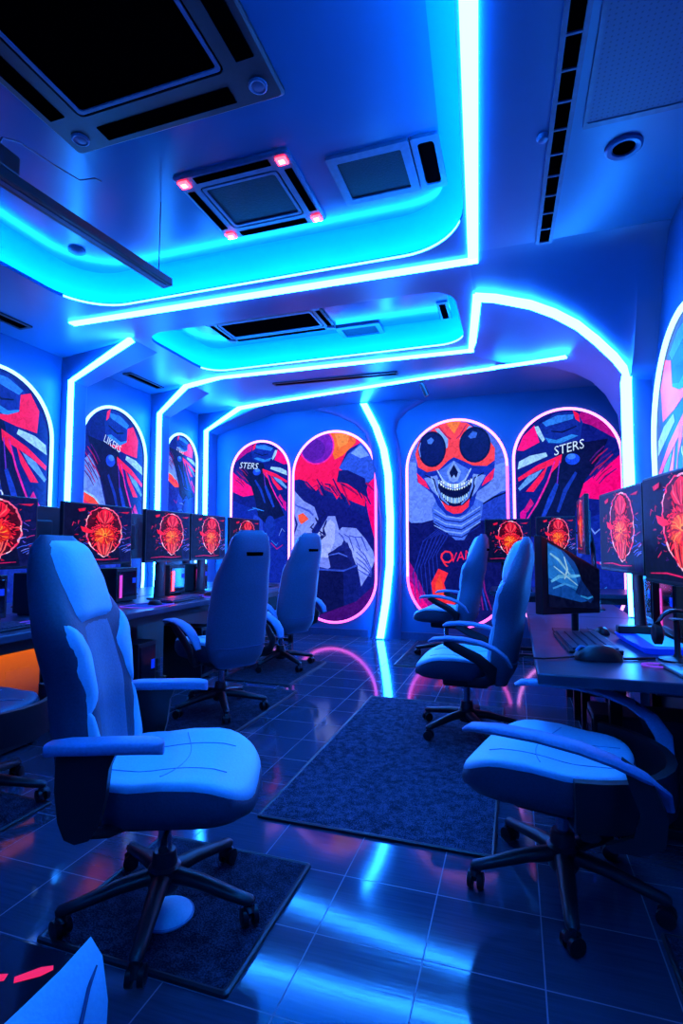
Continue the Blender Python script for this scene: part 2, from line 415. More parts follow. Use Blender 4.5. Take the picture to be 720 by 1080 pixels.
# cove strips
for k, lab in enumerate(('hidden cyan strip glowing inside the large ceiling recess', 'hidden cyan strip glowing inside the smaller far ceiling recess')):
    x0, x1, y0, y1, r = REC[k]
    mb = MB(); a = [(*rmap(k, x, y), ZC + .034) for x, y in rrect(x0 - .03, x1 + .03, y0 - .03, y1 + .03, r + .03, 10)]
    b = [(*rmap(k, x, y), ZC + .036) for x, y in rrect(x0 - .075, x1 + .075, y0 - .075, y1 + .075, r + .075, 10)]
    mb.loft([a, b], caps=False)
    root = thing('cove_light', lab, 'light strip')
    mb.build('hidden_strip', M['led_cove'], root)
    c = [rmap(k, x, y) for x, y in rrect(x0 + .004, x1 - .004, y0 + .004, y1 - .004, r, 10)][2:20]   # far edge and most of its corners
    MB().loft([[(x, y, ZC + .001) for x, y in c], [(x, y, ZC + .017) for x, y in c]], closed=False).build('lip_line', M['led_line'], root)

# ------------------------------------------------------------------ flat artwork
def clip(poly, cl):
    out = poly
    n = len(cl)
    for i in range(n):
        a, b = cl[i], cl[(i + 1) % n]; inp = out; out = []
        if not inp: return []
        def side(p): return (b[0] - a[0]) * (p[1] - a[1]) - (b[1] - a[1]) * (p[0] - a[0])
        for j in range(len(inp)):
            p, q = inp[j], inp[(j + 1) % len(inp)]; sp, sq = side(p), side(q)
            if sp >= 0: out.append(p)
            if (sp >= 0) != (sq >= 0):
                t = sp / (sp - sq); out.append((p[0] + (q[0] - p[0]) * t, p[1] + (q[1] - p[1]) * t))
    return out

def text_polys(s):
    cu = bpy.data.curves.new('t', 'FONT'); cu.body = s; cu.size = 1.0; cu.resolution_u = 2
    o = bpy.data.objects.new('t', cu); COL.objects.link(o)
    dg = bpy.context.evaluated_depsgraph_get(); dg.update()
    ev = o.evaluated_get(dg); me = ev.to_mesh()
    P = [[tuple(me.vertices[i].co[:2]) for i in p.vertices] for p in me.polygons]
    ev.to_mesh_clear(); bpy.data.objects.remove(o); bpy.data.curves.remove(cu)
    return P

class Art:
    def __init__(s, fn=None, mir=1): s.L = []; s.fn = fn or (lambda x, y: (x, y)); s.mir = mir
    def poly(s, pts, c): s.L.append(([[s.fn(*p) for p in pts]], c)); return s
    def circ(s, cx, cy, rx, ry, c, n=24): return s.poly([(cx + rx * math.cos(2 * PI * k / n), cy + ry * math.sin(2 * PI * k / n)) for k in range(n)], c)
    def line(s, pts, wd, c, taper=True):
        n = len(pts); l = []; r_ = []
        for i, p in enumerate(pts):
            a, b = pts[max(0, i - 1)], pts[min(n - 1, i + 1)]
            dx, dy = b[0] - a[0], b[1] - a[1]; d = math.hypot(dx, dy) or 1
            h = wd / 2 * ((.25 + .75 * math.sin(PI * (i + .5) / n)) if taper else 1)
            l.append((p[0] - dy / d * h, p[1] + dx / d * h)); r_.append((p[0] + dy / d * h, p[1] - dx / d * h))
        return s.poly(l + r_[::-1], c)
    def text(s, t, x, y, size, rot, c, skew=0.2, flipy=True):
        cs, sn = math.cos(R(rot)), math.sin(R(rot)); P = []
        for p in text_polys(t):
            q = []
            for a, b in p:
                a = a + skew * b; X = (a * cs - b * sn) * size; Y = (a * sn + b * cs) * size
                q.append(s.fn(x + s.mir * X, y - Y if flipy else y + Y))
            P.append(q)
        s.L.append((P, c)); return s
    def mesh(s, place, outline, depth=.006, k=1.1):
        step = depth / len(s.L); mb = MB(); cols = []; lay = 0
        for polys, c in s.L:
            if c not in cols: cols.append(c)
            lay += 1
            for p in polys:
                area = sum(p[i][0] * p[(i + 1) % len(p)][1] - p[(i + 1) % len(p)][0] * p[i][1] for i in range(len(p)))
                if area < 0: p = p[::-1]
                q = clip(p, outline)
                if len(q) >= 3: mb.add([place(u, v, lay * step) for u, v in q], [tuple(range(len(q)))], cols.index(c))
        return mb, [artmat(c, k) for c in cols]

def capsule(w_, h_, n=16):
    r = w_ / 2; pts = []
    for k in range(n + 1): a = PI + PI * k / n; pts.append((r * math.cos(a), r + r * math.sin(a)))
    for k in range(n + 1): a = PI * k / n; pts.append((r * math.cos(a), h_ - r + r * math.sin(a)))
    return pts

NAVY, DEEP, BLUE, PERI, ICE = (8, 22, 120), (4, 10, 66), (22, 62, 190), (104, 140, 236), (150, 200, 250)
PINK, RED, ORNG, PURP, SKY = (255, 0, 120), (250, 20, 80), (255, 70, 50), (95, 20, 165), (40, 120, 235)

def art_racer(w_, h_, text, var=0, mirror=False):
    k = .0122 / 5.54 * (w_ / 1.3 if w_ < 1.0 else 1)
    sg = -1 if mirror else 1
    A = Art(lambda x, y: (sg * ((x - 30) / 660 * w_ - w_ / 2), h_ - (y - 62) * k), sg)
    A.poly([(0, 0), (720, 0), (720, 1500), (0, 1500)], NAVY)
    A.poly([(0, 700), (200, 640), (420, 700), (720, 600), (720, 1500), (0, 1500)], (10, 34, 150))
    if var == 0:
        A.poly([(440, 500), (560, 420), (690, 330), (700, 520), (560, 575), (425, 560)], PINK)
        A.poly([(460, 80), (600, 130), (700, 260), (640, 230), (520, 160), (430, 130)], (170, 10, 130))
        A.poly([(50, 280), (90, 200), (165, 140), (195, 240), (90, 285)], PINK)
    else:
        Q = lambda L_: [(705 - x, y) for x, y in L_]
        A.poly(Q([(30, 380), (110, 330), (200, 430), (260, 560), (300, 650), (150, 600), (40, 560)]), PERI)
        A.poly(Q([(30, 520), (140, 540), (260, 600), (320, 670), (220, 680), (30, 590)]), ORNG)
        A.line(Q([(40, 560), (160, 600), (300, 640)]), 16, RED); A.line(Q([(60, 520), (160, 545), (230, 590)]), 12, ICE)
    # rider: helmet, shoulders, arm
    A.poly([(330, 260), (520, 250), (620, 240), (560, 360), (470, 470), (420, 600), (380, 760), (300, 830), (80, 760), (150, 620), (240, 480)], DEEP)
    A.poly([(200, 140), (300, 78), (430, 76), (470, 140), (450, 235), (330, 262), (250, 250), (215, 210)], (12, 40, 150))
    A.poly([(215, 128), (310, 92), (415, 92), (410, 118), (240, 152)], SKY)
    A.poly([(230, 215), (300, 232), (400, 205), (440, 215), (330, 252), (255, 246)], (40, 130, 230))
    A.poly([(165, 150), (190, 145), (230, 225), (215, 240), (180, 190)], ICE)
    A.line([(270, 180), (340, 190), (430, 160)], 10, DEEP)
    A.poly([(410, 70), (445, 90), (452, 140), (425, 120)], RED)
    if var: A.poly([(230, 150), (170, 130), (110, 200), (120, 300), (250, 290), (420, 262), (300, 250), (235, 225)], RED)
    # wings of colour
    A.poly([(50, 390), (60, 345), (130, 315), (235, 300), (245, 322), (150, 355)], ICE)
    A.poly([(50, 440), (180, 370), (335, 315), (328, 360), (250, 435), (275, 372), (160, 410), (55, 460)], RED)
    A.poly([(50, 500), (120, 430), (210, 395), (170, 440), (60, 515)], (90, 150, 230))
    A.poly([(100, 520), (190, 430), (245, 375), (215, 445), (150, 522)], RED)
    A.line([(290, 350), (240, 470), (170, 590), (95, 690)], 12, (220, 30, 160))
    A.line([(320, 350), (300, 480), (230, 640)], 9, (90, 40, 190))
    A.poly([(95, 610), (130, 560), (150, 590), (105, 640)], (210, 20, 130))
    A.poly([(60, 640), (110, 600), (90, 690), (60, 720)], (200, 0, 140))
    A.circ(400, 345, 45, 32, (20, 70, 230)); A.circ(392, 330, 28, 16, (60, 130, 250))
    A.line([(420, 420), (350, 520), (300, 640)], 26, (16, 50, 170)); A.line([(300, 480), (260, 560), (200, 680)], 34, (20, 58, 190))
    for i in range(9):
        x, y = 500 + 18 * (i % 5) + random.uniform(-6, 6), 300 + 16 * i
        A.line([(x, y + 60), (x + 40, y + 20), (x + 90 + 8 * (i % 3), y - 20)], 9, (150, 20, 90) if i % 2 else (70, 20, 120))
    # lower body, blots, strap lines
    A.circ(240, 860, 60, 100, (14, 44, 160)); A.poly([(330, 800), (420, 740), (460, 860), (380, 960), (320, 900)], (220, 60, 60) if var == 2 else (30, 60, 190))
    for i in range(14):
        x, y = random.uniform(60, 640), random.uniform(680, 1180)
        A.line([(x, y), (x + random.uniform(20, 90), y + random.uniform(-40, 40)), (x + random.uniform(60, 150), y + random.uniform(-50, 60))], random.uniform(6, 18), random.choice([BLUE, PERI, (160, 10, 120), DEEP, SKY]))
    if text: A.text(text, *(((285, 322, 74, 11) if not mirror else (610, 300, 84, -5)) if var == 0 else (((255 if not mirror else 480), 250, 60, (-22 if not mirror else -14)) if var == 1 else ((300 if not mirror else 450), 400, 86, -68))), (200, 222, 255))
    return A

def art_skull(w_, h_):
    A = Art(lambda x, y: ((x - 40) / 635 * w_ - w_ / 2, h_ - (y - 80) / 1222 * h_))
    A.poly([(0, 0), (720, 0), (720, 1400), (0, 1400)], (96, 132, 236))
    A.poly([(0, 0), (720, 0), (720, 330), (600, 360), (120, 330), (0, 300)], (70, 100, 215))
    A.poly([(510, 590), (640, 515), (720, 500), (720, 720), (510, 700)], (28, 60, 185)); A.line([(515, 590), (600, 545), (690, 515)], 12, DEEP)
    A.poly([(0, 640), (60, 690), (130, 690), (220, 670), (340, 720), (500, 680), (720, 690), (720, 1400), (0, 1400)], (8, 16, 96))
    A.poly([(0, 860), (70, 960), (150, 1120), (260, 1250), (330, 1310), (0, 1400)], (150, 10, 130)); A.poly([(0, 1000), (90, 1080), (190, 1220), (300, 1310), (0, 1400)], (225, 10, 130))
    for i in range(7): A.line([(90 + i * 26, 1180 - i * 10), (70 + i * 26, 1000 - i * 20), (140 + i * 30, 800 - i * 10), (250 + i * 20, 720)], 8, (20, 40, 150))
    A.poly([(200, 1130), (190, 1050), (238, 965), (300, 990), (272, 1050), (290, 1110), (358, 1160), (320, 1185), (245, 1180)], (250, 40, 60)); A.poly([(225, 1130), (215, 1060), (245, 1000), (262, 1050), (270, 1120), (310, 1160)], ORNG)
    for i in range(6): A.line([(420 + 20 * i, 1000), (460 + 14 * i, 1090), (440 + 26 * i, 1200)], 10, (110, 20, 120) if i % 2 else BLUE)
    A.text('Q', 232, 905, 112, -28, (245, 40, 70), 0.1); A.text('VAMPC', 312, 930, 74, 12, (240, 30, 90), .3)
    # scarf
    A.poly([(198, 610), (225, 560), (300, 545), (470, 545), (528, 575), (520, 640), (508, 690), (445, 735), (405, 795), (350, 795), (285, 740), (210, 690)], (62, 104, 222))
    for i in range(6): A.line([(212, 610 + i * 24), (290, 655 + i * 22), (390, 668 + i * 22), (510, 600 + i * 22)], 9, (14, 34, 140) if i % 2 else (120, 160, 245))
    # skull
    A.poly([(100, 320), (104, 440), (150, 475), (205, 515), (240, 590), (295, 645), (360, 662), (420, 640), (470, 585), (492, 512), (560, 470), (598, 430), (608, 310), (560, 190), (450, 95), (250, 95), (150, 185)], (16, 44, 168))
    A.poly([(100, 385), (160, 440), (185, 490), (110, 445)], (240, 30, 90)); A.poly([(605, 375), (545, 430), (520, 480), (590, 440)], (240, 30, 90))
    A.poly([(150, 420), (235, 405), (262, 470), (250, 540), (205, 500)], PERI); A.poly([(548, 415), (470, 405), (446, 470), (462, 540), (495, 500)], PERI)
    A.poly([(250, 380), (345, 320), (445, 380), (410, 455), (290, 455)], (70, 112, 225))
    A.poly([(346, 322), (392, 390), (372, 440), (345, 452), (318, 440), (298, 390)], (120, 158, 245)); A.poly([(346, 345), (374, 392), (360, 428), (346, 405), (330, 428), (316, 392)], DEEP)
    for sx in (-1, 1):
        A.line([(346 + sx * 110, 372), (346 + sx * 70, 440), (346 + sx * 20, 468)], 12, (150, 185, 250)); A.line([(346 + sx * 190, 400), (346 + sx * 130, 430), (346 + sx * 106, 520)], 9, DEEP)
        A.line([(346 + sx * 150, 410), (346 + sx * 120, 500), (346 + sx * 60, 600)], 10, (130, 170, 250))
    A.poly([(240, 425), (300, 470), (346, 482), (400, 468), (468, 420), (480, 480), (452, 555), (405, 600), (346, 606), (290, 596), (248, 545)], DEEP)
    for i in range(15):
        t = (i / 14 - .5) * 2; x = 352 + t * 104; y = 478 - 34 * t * t; hh = 24 - 9 * t * t
        A.poly([(x - 6.2, y - hh * .7), (x + 6.2, y - hh * .7 ), (x + 5.5, y + hh * .7), (x, y + hh), (x - 5.5, y + hh * .7)], (214, 236, 255) if i % 3 else (150, 200, 250))
        x = 352 + t * 86; y = 562 - 40 * t * t; hh = 20 - 8 * t * t
        A.poly([(x - 5, y + hh * .8), (x + 5, y + hh * .8), (x + 4.5, y - hh * .6), (x, y - hh), (x - 4.5, y - hh * .6)], (170, 214, 255) if i % 2 else (120, 176, 245))
    for sx in (-1, 1):
        A.line([(350 + sx * 118, 424), (350 + sx * 112, 480), (350 + sx * 84, 545), (350 + sx * 40, 585)], 13, (90, 130, 235)); A.line([(350 + sx * 104, 436), (350 + sx * 60, 474), (350, 492)], 7, (60, 96, 215))
    A.poly([(262, 560), (300, 588), (346, 598), (400, 590), (445, 552), (436, 600), (390, 636), (340, 640), (292, 615)], (245, 40, 70))
    # goggles
    A.poly([(92, 270), (120, 190), (240, 100), (330, 84), (430, 96), (550, 180), (608, 260), (604, 330), (555, 362), (470, 356), (400, 322), (346, 300), (310, 320), (250, 372), (170, 384), (112, 352)], (250, 62, 70))
    A.poly([(290, 80), (400, 80), (352, 160)], (255, 120, 40)); A.line([(250, 110), (300, 170), (330, 190)], 10, (170, 20, 80)); A.line([(430, 110), (390, 170), (365, 190)], 10, (170, 20, 80))
    A.poly([(225, 122), (250, 120), (312, 190), (308, 240), (290, 250), (285, 200)], (120, 165, 245)); A.poly([(448, 118), (465, 122), (415, 200), (405, 250), (385, 235), (388, 190)], (120, 165, 245))
    A.circ(205, 245, 92, 110, DEEP); A.circ(205, 245, 80, 97, (6, 18, 90)); A.circ(482, 232, 100, 108, DEEP); A.circ(482, 232, 88, 95, (6, 18, 90))
    A.poly([(172, 190), (200, 172), (220, 190), (200, 215), (178, 210)], (60, 110, 215)); A.poly([(440, 180), (470, 150), (500, 160), (490, 190), (455, 195)], (50, 96, 205)); A.line([(130, 200), (118, 240), (128, 290)], 8, (90, 130, 230))
    return A

def art_planet(w_, h_):
    A = Art(lambda x, y: ((x - 305) / 381 * w_ - w_ / 2, h_ - (y - 25) / 847 * h_))
    A.poly([(280, 0), (720, 0), (720, 900), (280, 900)], (12, 26, 120))
    A.poly([(280, 240), (330, 130), (430, 20), (560, 10), (640, 70), (560, 110), (520, 190), (600, 235), (645, 290), (640, 365), (590, 345), (560, 330), (535, 300), (510, 330), (480, 280), (440, 262), (410, 290), (370, 245), (330, 232)], (255, 12, 86))
    A.poly([(470, 20), (600, 40), (598, 80), (540, 132), (500, 150), (480, 90)], (255, 106, 30)); A.poly([(500, 30), (570, 40), (560, 80), (520, 100)], (255, 140, 50))
    A.circ(415, 85, 84, 84, (240, 30, 150), 32); A.circ(415, 85, 77, 77, (112, 20, 170), 32); A.circ(400, 100, 56, 50, (84, 16, 150), 28)
    A.poly([(700, 220), (655, 265), (640, 320), (655, 400), (680, 500), (720, 560), (720, 220)], (255, 0, 110))
    A.poly([(520, 190), (560, 130), (600, 100), (625, 75), (680, 150), (700, 230), (650, 262), (600, 238)], (40, 80, 200)); A.poly([(575, 125), (620, 90), (660, 140), (620, 150)], (110, 150, 240))
    for i in range(16):
        x = 340 + i * 19; A.line([(x, 235 + 12 * (i % 4)), (x + 22, 262 + 10 * (i % 3)), (x + 60, 300 + 14 * (i % 5))], 9, (150, 10, 90) if i % 2 else (14, 16, 100))
    A.poly([(640, 240), (560, 200), (520, 200), (510, 250), (560, 262), (600, 290), (655, 330)], (14, 20, 104))
    A.poly([(330, 240), (420, 300), (540, 350), (660, 420), (690, 560), (560, 480), (420, 420), (310, 300)], (12, 20, 112))
    A.poly([(290, 265), (330, 310), (352, 332), (405, 362), (425, 420), (392, 470), (402, 520), (430, 470), (470, 405), (503, 405), (522, 470), (535, 455), (600, 460), (640, 505), (675, 560), (685, 600), (660, 655), (622, 715), (600, 600), (560, 522), (520, 540), (480, 570), (400, 630), (280, 600), (280, 420)], (118, 140, 238))
    A.poly([(405, 500), (440, 460), (480, 420), (505, 440), (500, 520), (470, 590), (405, 610)], (150, 168, 248)); A.poly([(560, 520), (640, 560), (680, 600), (650, 660), (610, 650)], (140, 160, 246))
    A.poly([(325, 397), (350, 388), (378, 416), (342, 440), (330, 425)], (255, 84, 60)); A.line([(300, 380), (320, 440), (300, 500)], 10, NAVY); A.line([(310, 350), (380, 380), (400, 400)], 10, (60, 80, 200))
    for i in range(12):
        x, y = random.uniform(395, 465), random.uniform(365, 485); A.line([(x, y), (x + random.uniform(-20, 25), y + 16), (x + random.uniform(-20, 25), y + 34)], 9, (8, 16, 96))
    for i in range(5): A.line([(600, 540 + i * 24), (640, 580 + i * 20), (668, 640 + i * 8)], 6, (60, 80, 200))
    for i in range(4): A.line([(520 + i * 24, 480 + 6 * i), (540 + i * 28, 500), (560 + i * 30, 560)], 6, (50, 70, 190))
    A.circ(440, 605, 34, 16, (150, 170, 248)); A.poly([(395, 625), (420, 590), (470, 590), (500, 620), (470, 640)], (110, 130, 230))
    A.poly([(280, 640), (372, 636), (540, 645), (606, 620), (612, 780), (560, 870), (280, 900)], (5, 14, 78)); A.poly([(540, 645), (606, 620), (612, 780), (545, 860)], (9, 24, 110)); A.line([(375, 640), (540, 648), (606, 622)], 8, (40, 70, 190), False)
    A.poly([(470, 572), (500, 555), (552, 560), (585, 590), (580, 630), (545, 642), (482, 634)], (10, 22, 100)); A.line([(475, 580), (520, 570), (575, 590)], 7, (60, 90, 210)); A.poly([(530, 540), (545, 510), (580, 560), (592, 620), (570, 600)], (18, 30, 120))
    A.poly([(280, 830), (420, 850), (600, 780), (700, 690), (700, 900), (280, 900)], (60, 10, 110))
    return A

def poster(name, label, pos, U, N, w_, h_, art, rim, rim2=None, group='arched neon-rimmed posters'):
    """pos = bottom centre on the wall"""
    root = thing(name, label, 'poster', pos, 0, group)
    U, N = Vector(U), Vector(N); Z = Vector((0, 0, 1))
    cap = capsule(w_, h_)
    pos = Vector(pos) + Vector(N) * .003; root.location = pos
    place = lambda u, v, d: tuple(U * u + Z * v + N * (.008 + d))
    mb, ms = art.mesh(place, cap)
    n0 = len(mb.v)
    o = mb.build('print', ms, root, recalc=False)
    MB().prism(cap, lambda u, v: tuple(U * u + Z * v), lambda u, v: tuple(U * u + Z * v + N * .008)).build('backing_panel', M['black'], root)
    big = capsule(w_ + .02, h_ + .02, 28); big = [(u, v - .01) for u, v in big]
    rb = MB(); r = .017; n = len(big); rings = []
    for i in range(n):
        a, b = big[i - 1], big[(i + 1) % n]; du, dv = b[0] - a[0], b[1] - a[1]; L_ = math.hypot(du, dv)
        o_ = (dv / L_, -du / L_); p = big[i]
        rings.append([tuple(U * (p[0] + o_[0] * r * math.cos(t)) + Z * (p[1] + o_[1] * r * math.cos(t)) + N * (.02 + r * math.sin(t))) for t in [2 * PI * k / 8 for k in range(8)]])
    rings.append(rings[0]); rb.loft(rings, caps=False)
    if rim2:
        zs = [rings[i // 8][0][2] for i in range(len(rb.f))]
        rb.m = [1 if zs[i] < h_ * .47 else 0 for i in range(len(rb.f))]
    rb.build('neon_rim', [M[rim]] + ([M[rim2]] if rim2 else []), root, smooth=60)
    return root
BU, BN = (1, 0, 0), (0, -1, 0)
poster('poster', 'racing print poster nearest the back left corner, beside the planet poster', (-3.565, YB, .2), BU, BN, .93, 2.58, art_racer(.93, 2.58, 'STERS', 0, True), 'rim_pink')
poster('poster', 'tall poster of a purple planet over red clouds and pale robed shapes', (-2.415, YB, .19), BU, BN, 1.21, 2.66, art_planet(1.21, 2.66), 'rim_pink', 'rim_mag')
poster('poster', 'tall poster of a grinning skull wearing orange goggles', (-.72, YB, .2), BU, BN, 1.27, 2.69, art_skull(1.27, 2.69), 'rim_pink', 'rim_mag')
poster('poster', 'magenta and navy racing poster right of the skull poster', (.62, YB, .14), BU, BN, 1.21, 2.79, art_racer(1.21, 2.79, 'STERS', 0), 'rim_pink')
LU, LN = (0, 1, 0), (1, 0, 0)
poster('poster', 'left wall poster nearest the camera, cut by the picture edge', (XL, 3.50, .3), LU, LN, 1.16, 2.57, art_racer(1.16, 2.57, 'STERS', 2, True), 'rim_cyan')
poster('poster', 'middle poster of the left wall, with white and orange streaks', (XL, 4.98, .3), LU, LN, 1.05, 2.55, art_racer(1.05, 2.55, 'LIKERS', 1, True), 'rim_cyan')
poster('poster', 'narrow poster furthest along the left wall', (XL, 6.28, .3), LU, LN, .72, 2.5, art_racer(.72, 2.5, 'STERS', 1, True), 'rim_cyan')
poster('poster', 'poster on the right wall beyond the near desk, mostly outside the picture', (XR, 3.32, .3), (0, -1, 0), (-1, 0, 0), 1.36, 2.26, art_racer(1.36, 2.26, 'STERS', 2), 'rim_cyan')

# ------------------------------------------------------------------ ceiling equipment
def cassette(label, x0, x1, y0, y1, z, frame, grille, corner=None, group='ceiling cassette air conditioners'):
    cx, cy = (x0 + x1) / 2, (y0 + y1) / 2; W_, D_ = x1 - x0, y1 - y0; a, b = W_ / 2, D_ / 2
    root = thing('air_conditioner', label, 'air conditioner', (cx, cy, z), 0, group)
    m_ = min(W_, D_); bd = .17 * m_
    fr = MB()   # flat frame ring with a chamfered lip
    o1 = rrect(-a, a, -b, b, .02, 2); o2 = rrect(-a + .012, a - .012, -b + .012, b - .012, .02, 2); i1 = rrect(-a + bd, a - bd, -b + bd, b - bd, .03, 2)
    fr.loft([[(x, y, 0) for x, y in o1], [(x, y, -.014) for x, y in o1], [(x, y, -.024) for x, y in o2], [(x, y, -.026) for x, y in i1], [(x, y, 0) for x, y in i1]], caps=False)
    fr.build('frame', frame, root, smooth=30)
    g = MB().box(-a + bd, a - bd, -b + bd, b - bd, -.018, -.002); 
    g.build('intake_grille', grille, root)
    gi = MB()
    q0 = rrect(-a + bd + .012, a - bd - .012, -b + bd + .012, b - bd - .012, .02, 3); q1 = rrect(-a + bd + .03, a - bd - .03, -b + bd + .03, b - bd - .03, .02, 3)
    gi.loft([[(x, y, -.018) for x, y in q0], [(x, y, -.026) for x, y in q0], [(x, y, -.026) for x, y in q1], [(x, y, -.018) for x, y in q1]], caps=False)
    gi.build('grille_border', M['acframe'], root)
    s0, s1 = bd * .22, bd * .66
    for sx in (-1, 1):
        l = b - bd * 1.15; xs = sorted((sx * (a - s0), sx * (a - s1)))
        sl = MB().box(xs[0], xs[1], -l, l, -.030, -.022); sl.build('air_slot', M['hole'], root, bevel=.006)
        l = a - bd * 1.15; ys = sorted((sx * (b - s0), sx * (b - s1)))
        sl = MB().box(-l, l, ys[0], ys[1], -.030, -.022); sl.build('air_slot', M['hole'], root, bevel=.006)
    for sx in (-1, 1):
        for sy in (-1, 1):
            px, py = sx * (a - bd * .48), sy * (b - bd * .48)
            if corner == 'lamp':
                t = MB().box(px - .032, px + .032, py - .03, py + .03, -.036, -.024).build('corner_lamp', M['redlamp'], root, bevel=.006)
                MB().box(px - .016, px + .016, py - .014, py + .014, -.039, -.0355).build('lamp_core', M['redcore'], t)
            elif corner == 'cap':
                MB().lathe([(.045, -.024), (.045, -.032), (.038, -.036), (.03, -.032), (.022, -.034), (.008, -.036)], (px, py, 0), 18).build('corner_cap', M['acframe'], root, smooth=40)
    return root
cassette('huge black ceiling air conditioner cassette filling the upper left corner', -2.24, -1.0, .98, 2.19, ZP, M['acblack'], M['hole'], 'cap')
cassette('grey ceiling air conditioner with four glowing red corner lamps', -1.88, -1.14, 2.51, 3.16, ZP, M['acframe'], M['acgrille'], 'lamp')
cassette('black ceiling air conditioner inside the smaller far recess', -2.83, -1.64, 4.29, 4.84, ZP, M['acblack'], M['hole'], 'cap')
def hatch(label, x0, x1, y0, y1, z, slot):
    root = thing('ceiling_vent', label, 'vent', ((x0 + x1) / 2, (y0 + y1) / 2, z)); a, b = (x1 - x0) / 2, (y1 - y0) / 2
    f = MB(); o1 = rrect(-a, a, -b, b, .012, 2); i1 = rrect(-a + .05, a - .05, -b + .05, b - .05, .01, 2)
    f.loft([[(x, y, 0) for x, y in o1], [(x, y, -.02) for x, y in o1], [(x, y, -.02) for x, y in i1], [(x, y, 0) for x, y in i1]], caps=False).build('frame', M['acframe'], root)
    MB().box(-a + .05, a - .05, -b + .05, b - .05, -.012, -.003).build('grille', M['acgrille'], root)
    if slot:
        f = MB(); o1 = [(x + a + .085, y) for x, y in rrect(-.075, .075, -b, b, .012, 2)]; i1 = [(x + a + .085, y) for x, y in rrect(-.045, .045, -b + .04, b - .04, .02, 2)]
        f.loft([[(x, y, 0) for x, y in o1], [(x, y, -.02) for x, y in o1], [(x, y, -.02) for x, y in i1], [(x, y, 0) for x, y in i1]], caps=False).build('slot_frame', M['acframe'], root)
        MB().box(a + .04, a + .13, -b + .04, b - .04, -.01, -.003).build('slot', M['hole'], root)
    return root
hatch('square grey ceiling vent with a black side slot near the light strip corner', -.97, -.50, 2.65, 3.07, ZP, True)
hatch('small grey vent right of the black unit in the far recess', -1.66, -1.21, 4.84, 5.14, ZP, False)
def slot_vent(label, x0, x1, y0, y1, z, n=0, rz=0.0, fm=None):
    cx, cy = (x0 + x1) / 2, (y0 + y1) / 2; a, b = (x1 - x0) / 2, (y1 - y0) / 2
    root = thing('slot_diffuser', label, 'vent', (cx, cy, z), rz)
    f = MB(); o1 = rrect(-a, a, -b, b, .008, 2); t = min(.028, min(a, b) * .4); i1 = rrect(-a + t, a - t, -b + t, b - t, .005, 2)
    f.loft([[(x, y, 0) for x, y in o1], [(x, y, -.014) for x, y in o1], [(x, y, -.014) for x, y in i1], [(x, y, 0) for x, y in i1]], caps=False).build('frame', fm or M['acframe'], root)
    MB().box(-a + t, a - t, -b + t, b - t, -.006, -.002).build('slot', M['hole'], root)
    if n:
        for k in range(1, n):
            y = -b + 2 * b * k / n; MB().box(-a + t, a - t, y - .005, y + .005, -.013, -.005).build('crossbar', fm or M['acframe'], root)
    return root
slot_vent('long linear slot diffuser with crossbars running along the right ceiling', .203, .302, .6, 3.52, ZC, 18, R(1.5))
slot_vent('short dark slot vent at the left edge of the ceiling', -4.20, -4.05, 2.7, 3.5, ZC, 0, 0, M['acblack'])
slot_vent('dark slot vent above the middle left poster', -4.2, -4.08, 4.8, 5.4, ZC, 0, 0, M['acblack'])
slot_vent('long black slot vent between the two far ceiling light strips', -2.74, -1.22, 5.68, 5.78, ZC, 0, R(2), M['acblack'])
root = thing('slot_diffuser', 'small black upright slot in the right end of the far recess', 'vent', (-.58, 4.8, ZP))
MB().box(-.05, .05, -.19, .19, -.016, 0).build('frame', M['acframe'], root, bevel=.01); MB().box(-.028, .028, -.15, .15, -.02, -.014).build('slot', M['hole'], root, bevel=.004)
root = thing('perforated_panel', 'large perforated ceiling panel in the upper right corner', 'ceiling panel', (.64, 1.6, ZC))
MB().box(-.285, .28, -1.2, .95, -.008, 0).build('panel', M['perf'], root); 
f = MB(); o1 = rrect(-.302, .288, -1.22, .98, .005, 1); i1 = rrect(-.285, .28, -1.2, .95, .004, 1)
f.loft([[(x, y, 0) for x, y in o1], [(x, y, -.012) for x, y in o1], [(x, y, -.012) for x, y in i1], [(x, y, 0) for x, y in i1]], caps=False).build('frame', M['acframe'], root)
root = thing('downlight', 'round recessed downlight beside the perforated panel', 'downlight', (.545, 2.77, ZC))
MB().lathe([(.085, 0), (.085, -.01), (.075, -.018), (.055, -.014), (.05, -.004), (.035, -.002)], n=28).build('ring', M['ceil'], root, smooth=50)
MB().lathe([(.05, -.006), (.036, -.012), (.03, -.004), (.001, -.003)], n=24).build('lens', M['hole'], root, smooth=50)
tag(MB().lathe([(.03, 0), (.03, -.008), (.022, -.02), (.001, -.024)], (.165, 2.58, ZC), 18).build('smoke_detector', M['ceil'], smooth=40), 'tiny white ceiling sensor left of the downlight', 'sensor')
tag(MB().lathe([(.06, 0), (.06, -.012), (.045, -.022), (.001, -.03)], (-3.02, 2.95, ZP), 20).build('smoke_detector', M['acframe'], smooth=40), 'round sensor in the glowing left corner of the large recess', 'sensor')
root = thing('spotlight', 'small black spotlight on the ceiling above the column', 'spotlight', (-1.0, 6.12, ZC), R(20))
MB().lathe([(.03, 0), (.03, -.012), (.004, -.014)], n=14).build('mount', M['black'], root, smooth=40)
MB().tube([(0, 0, -.01), (0, 0, -.07)], .006).build('stem', M['black'], root)
MB().tube([(-.02, 0, -.04), (.0, 0, -.07), (.05, .0, -.19)], [.028, .03, .03], 14).build('lamp_head', M['black'], root, smooth=40)
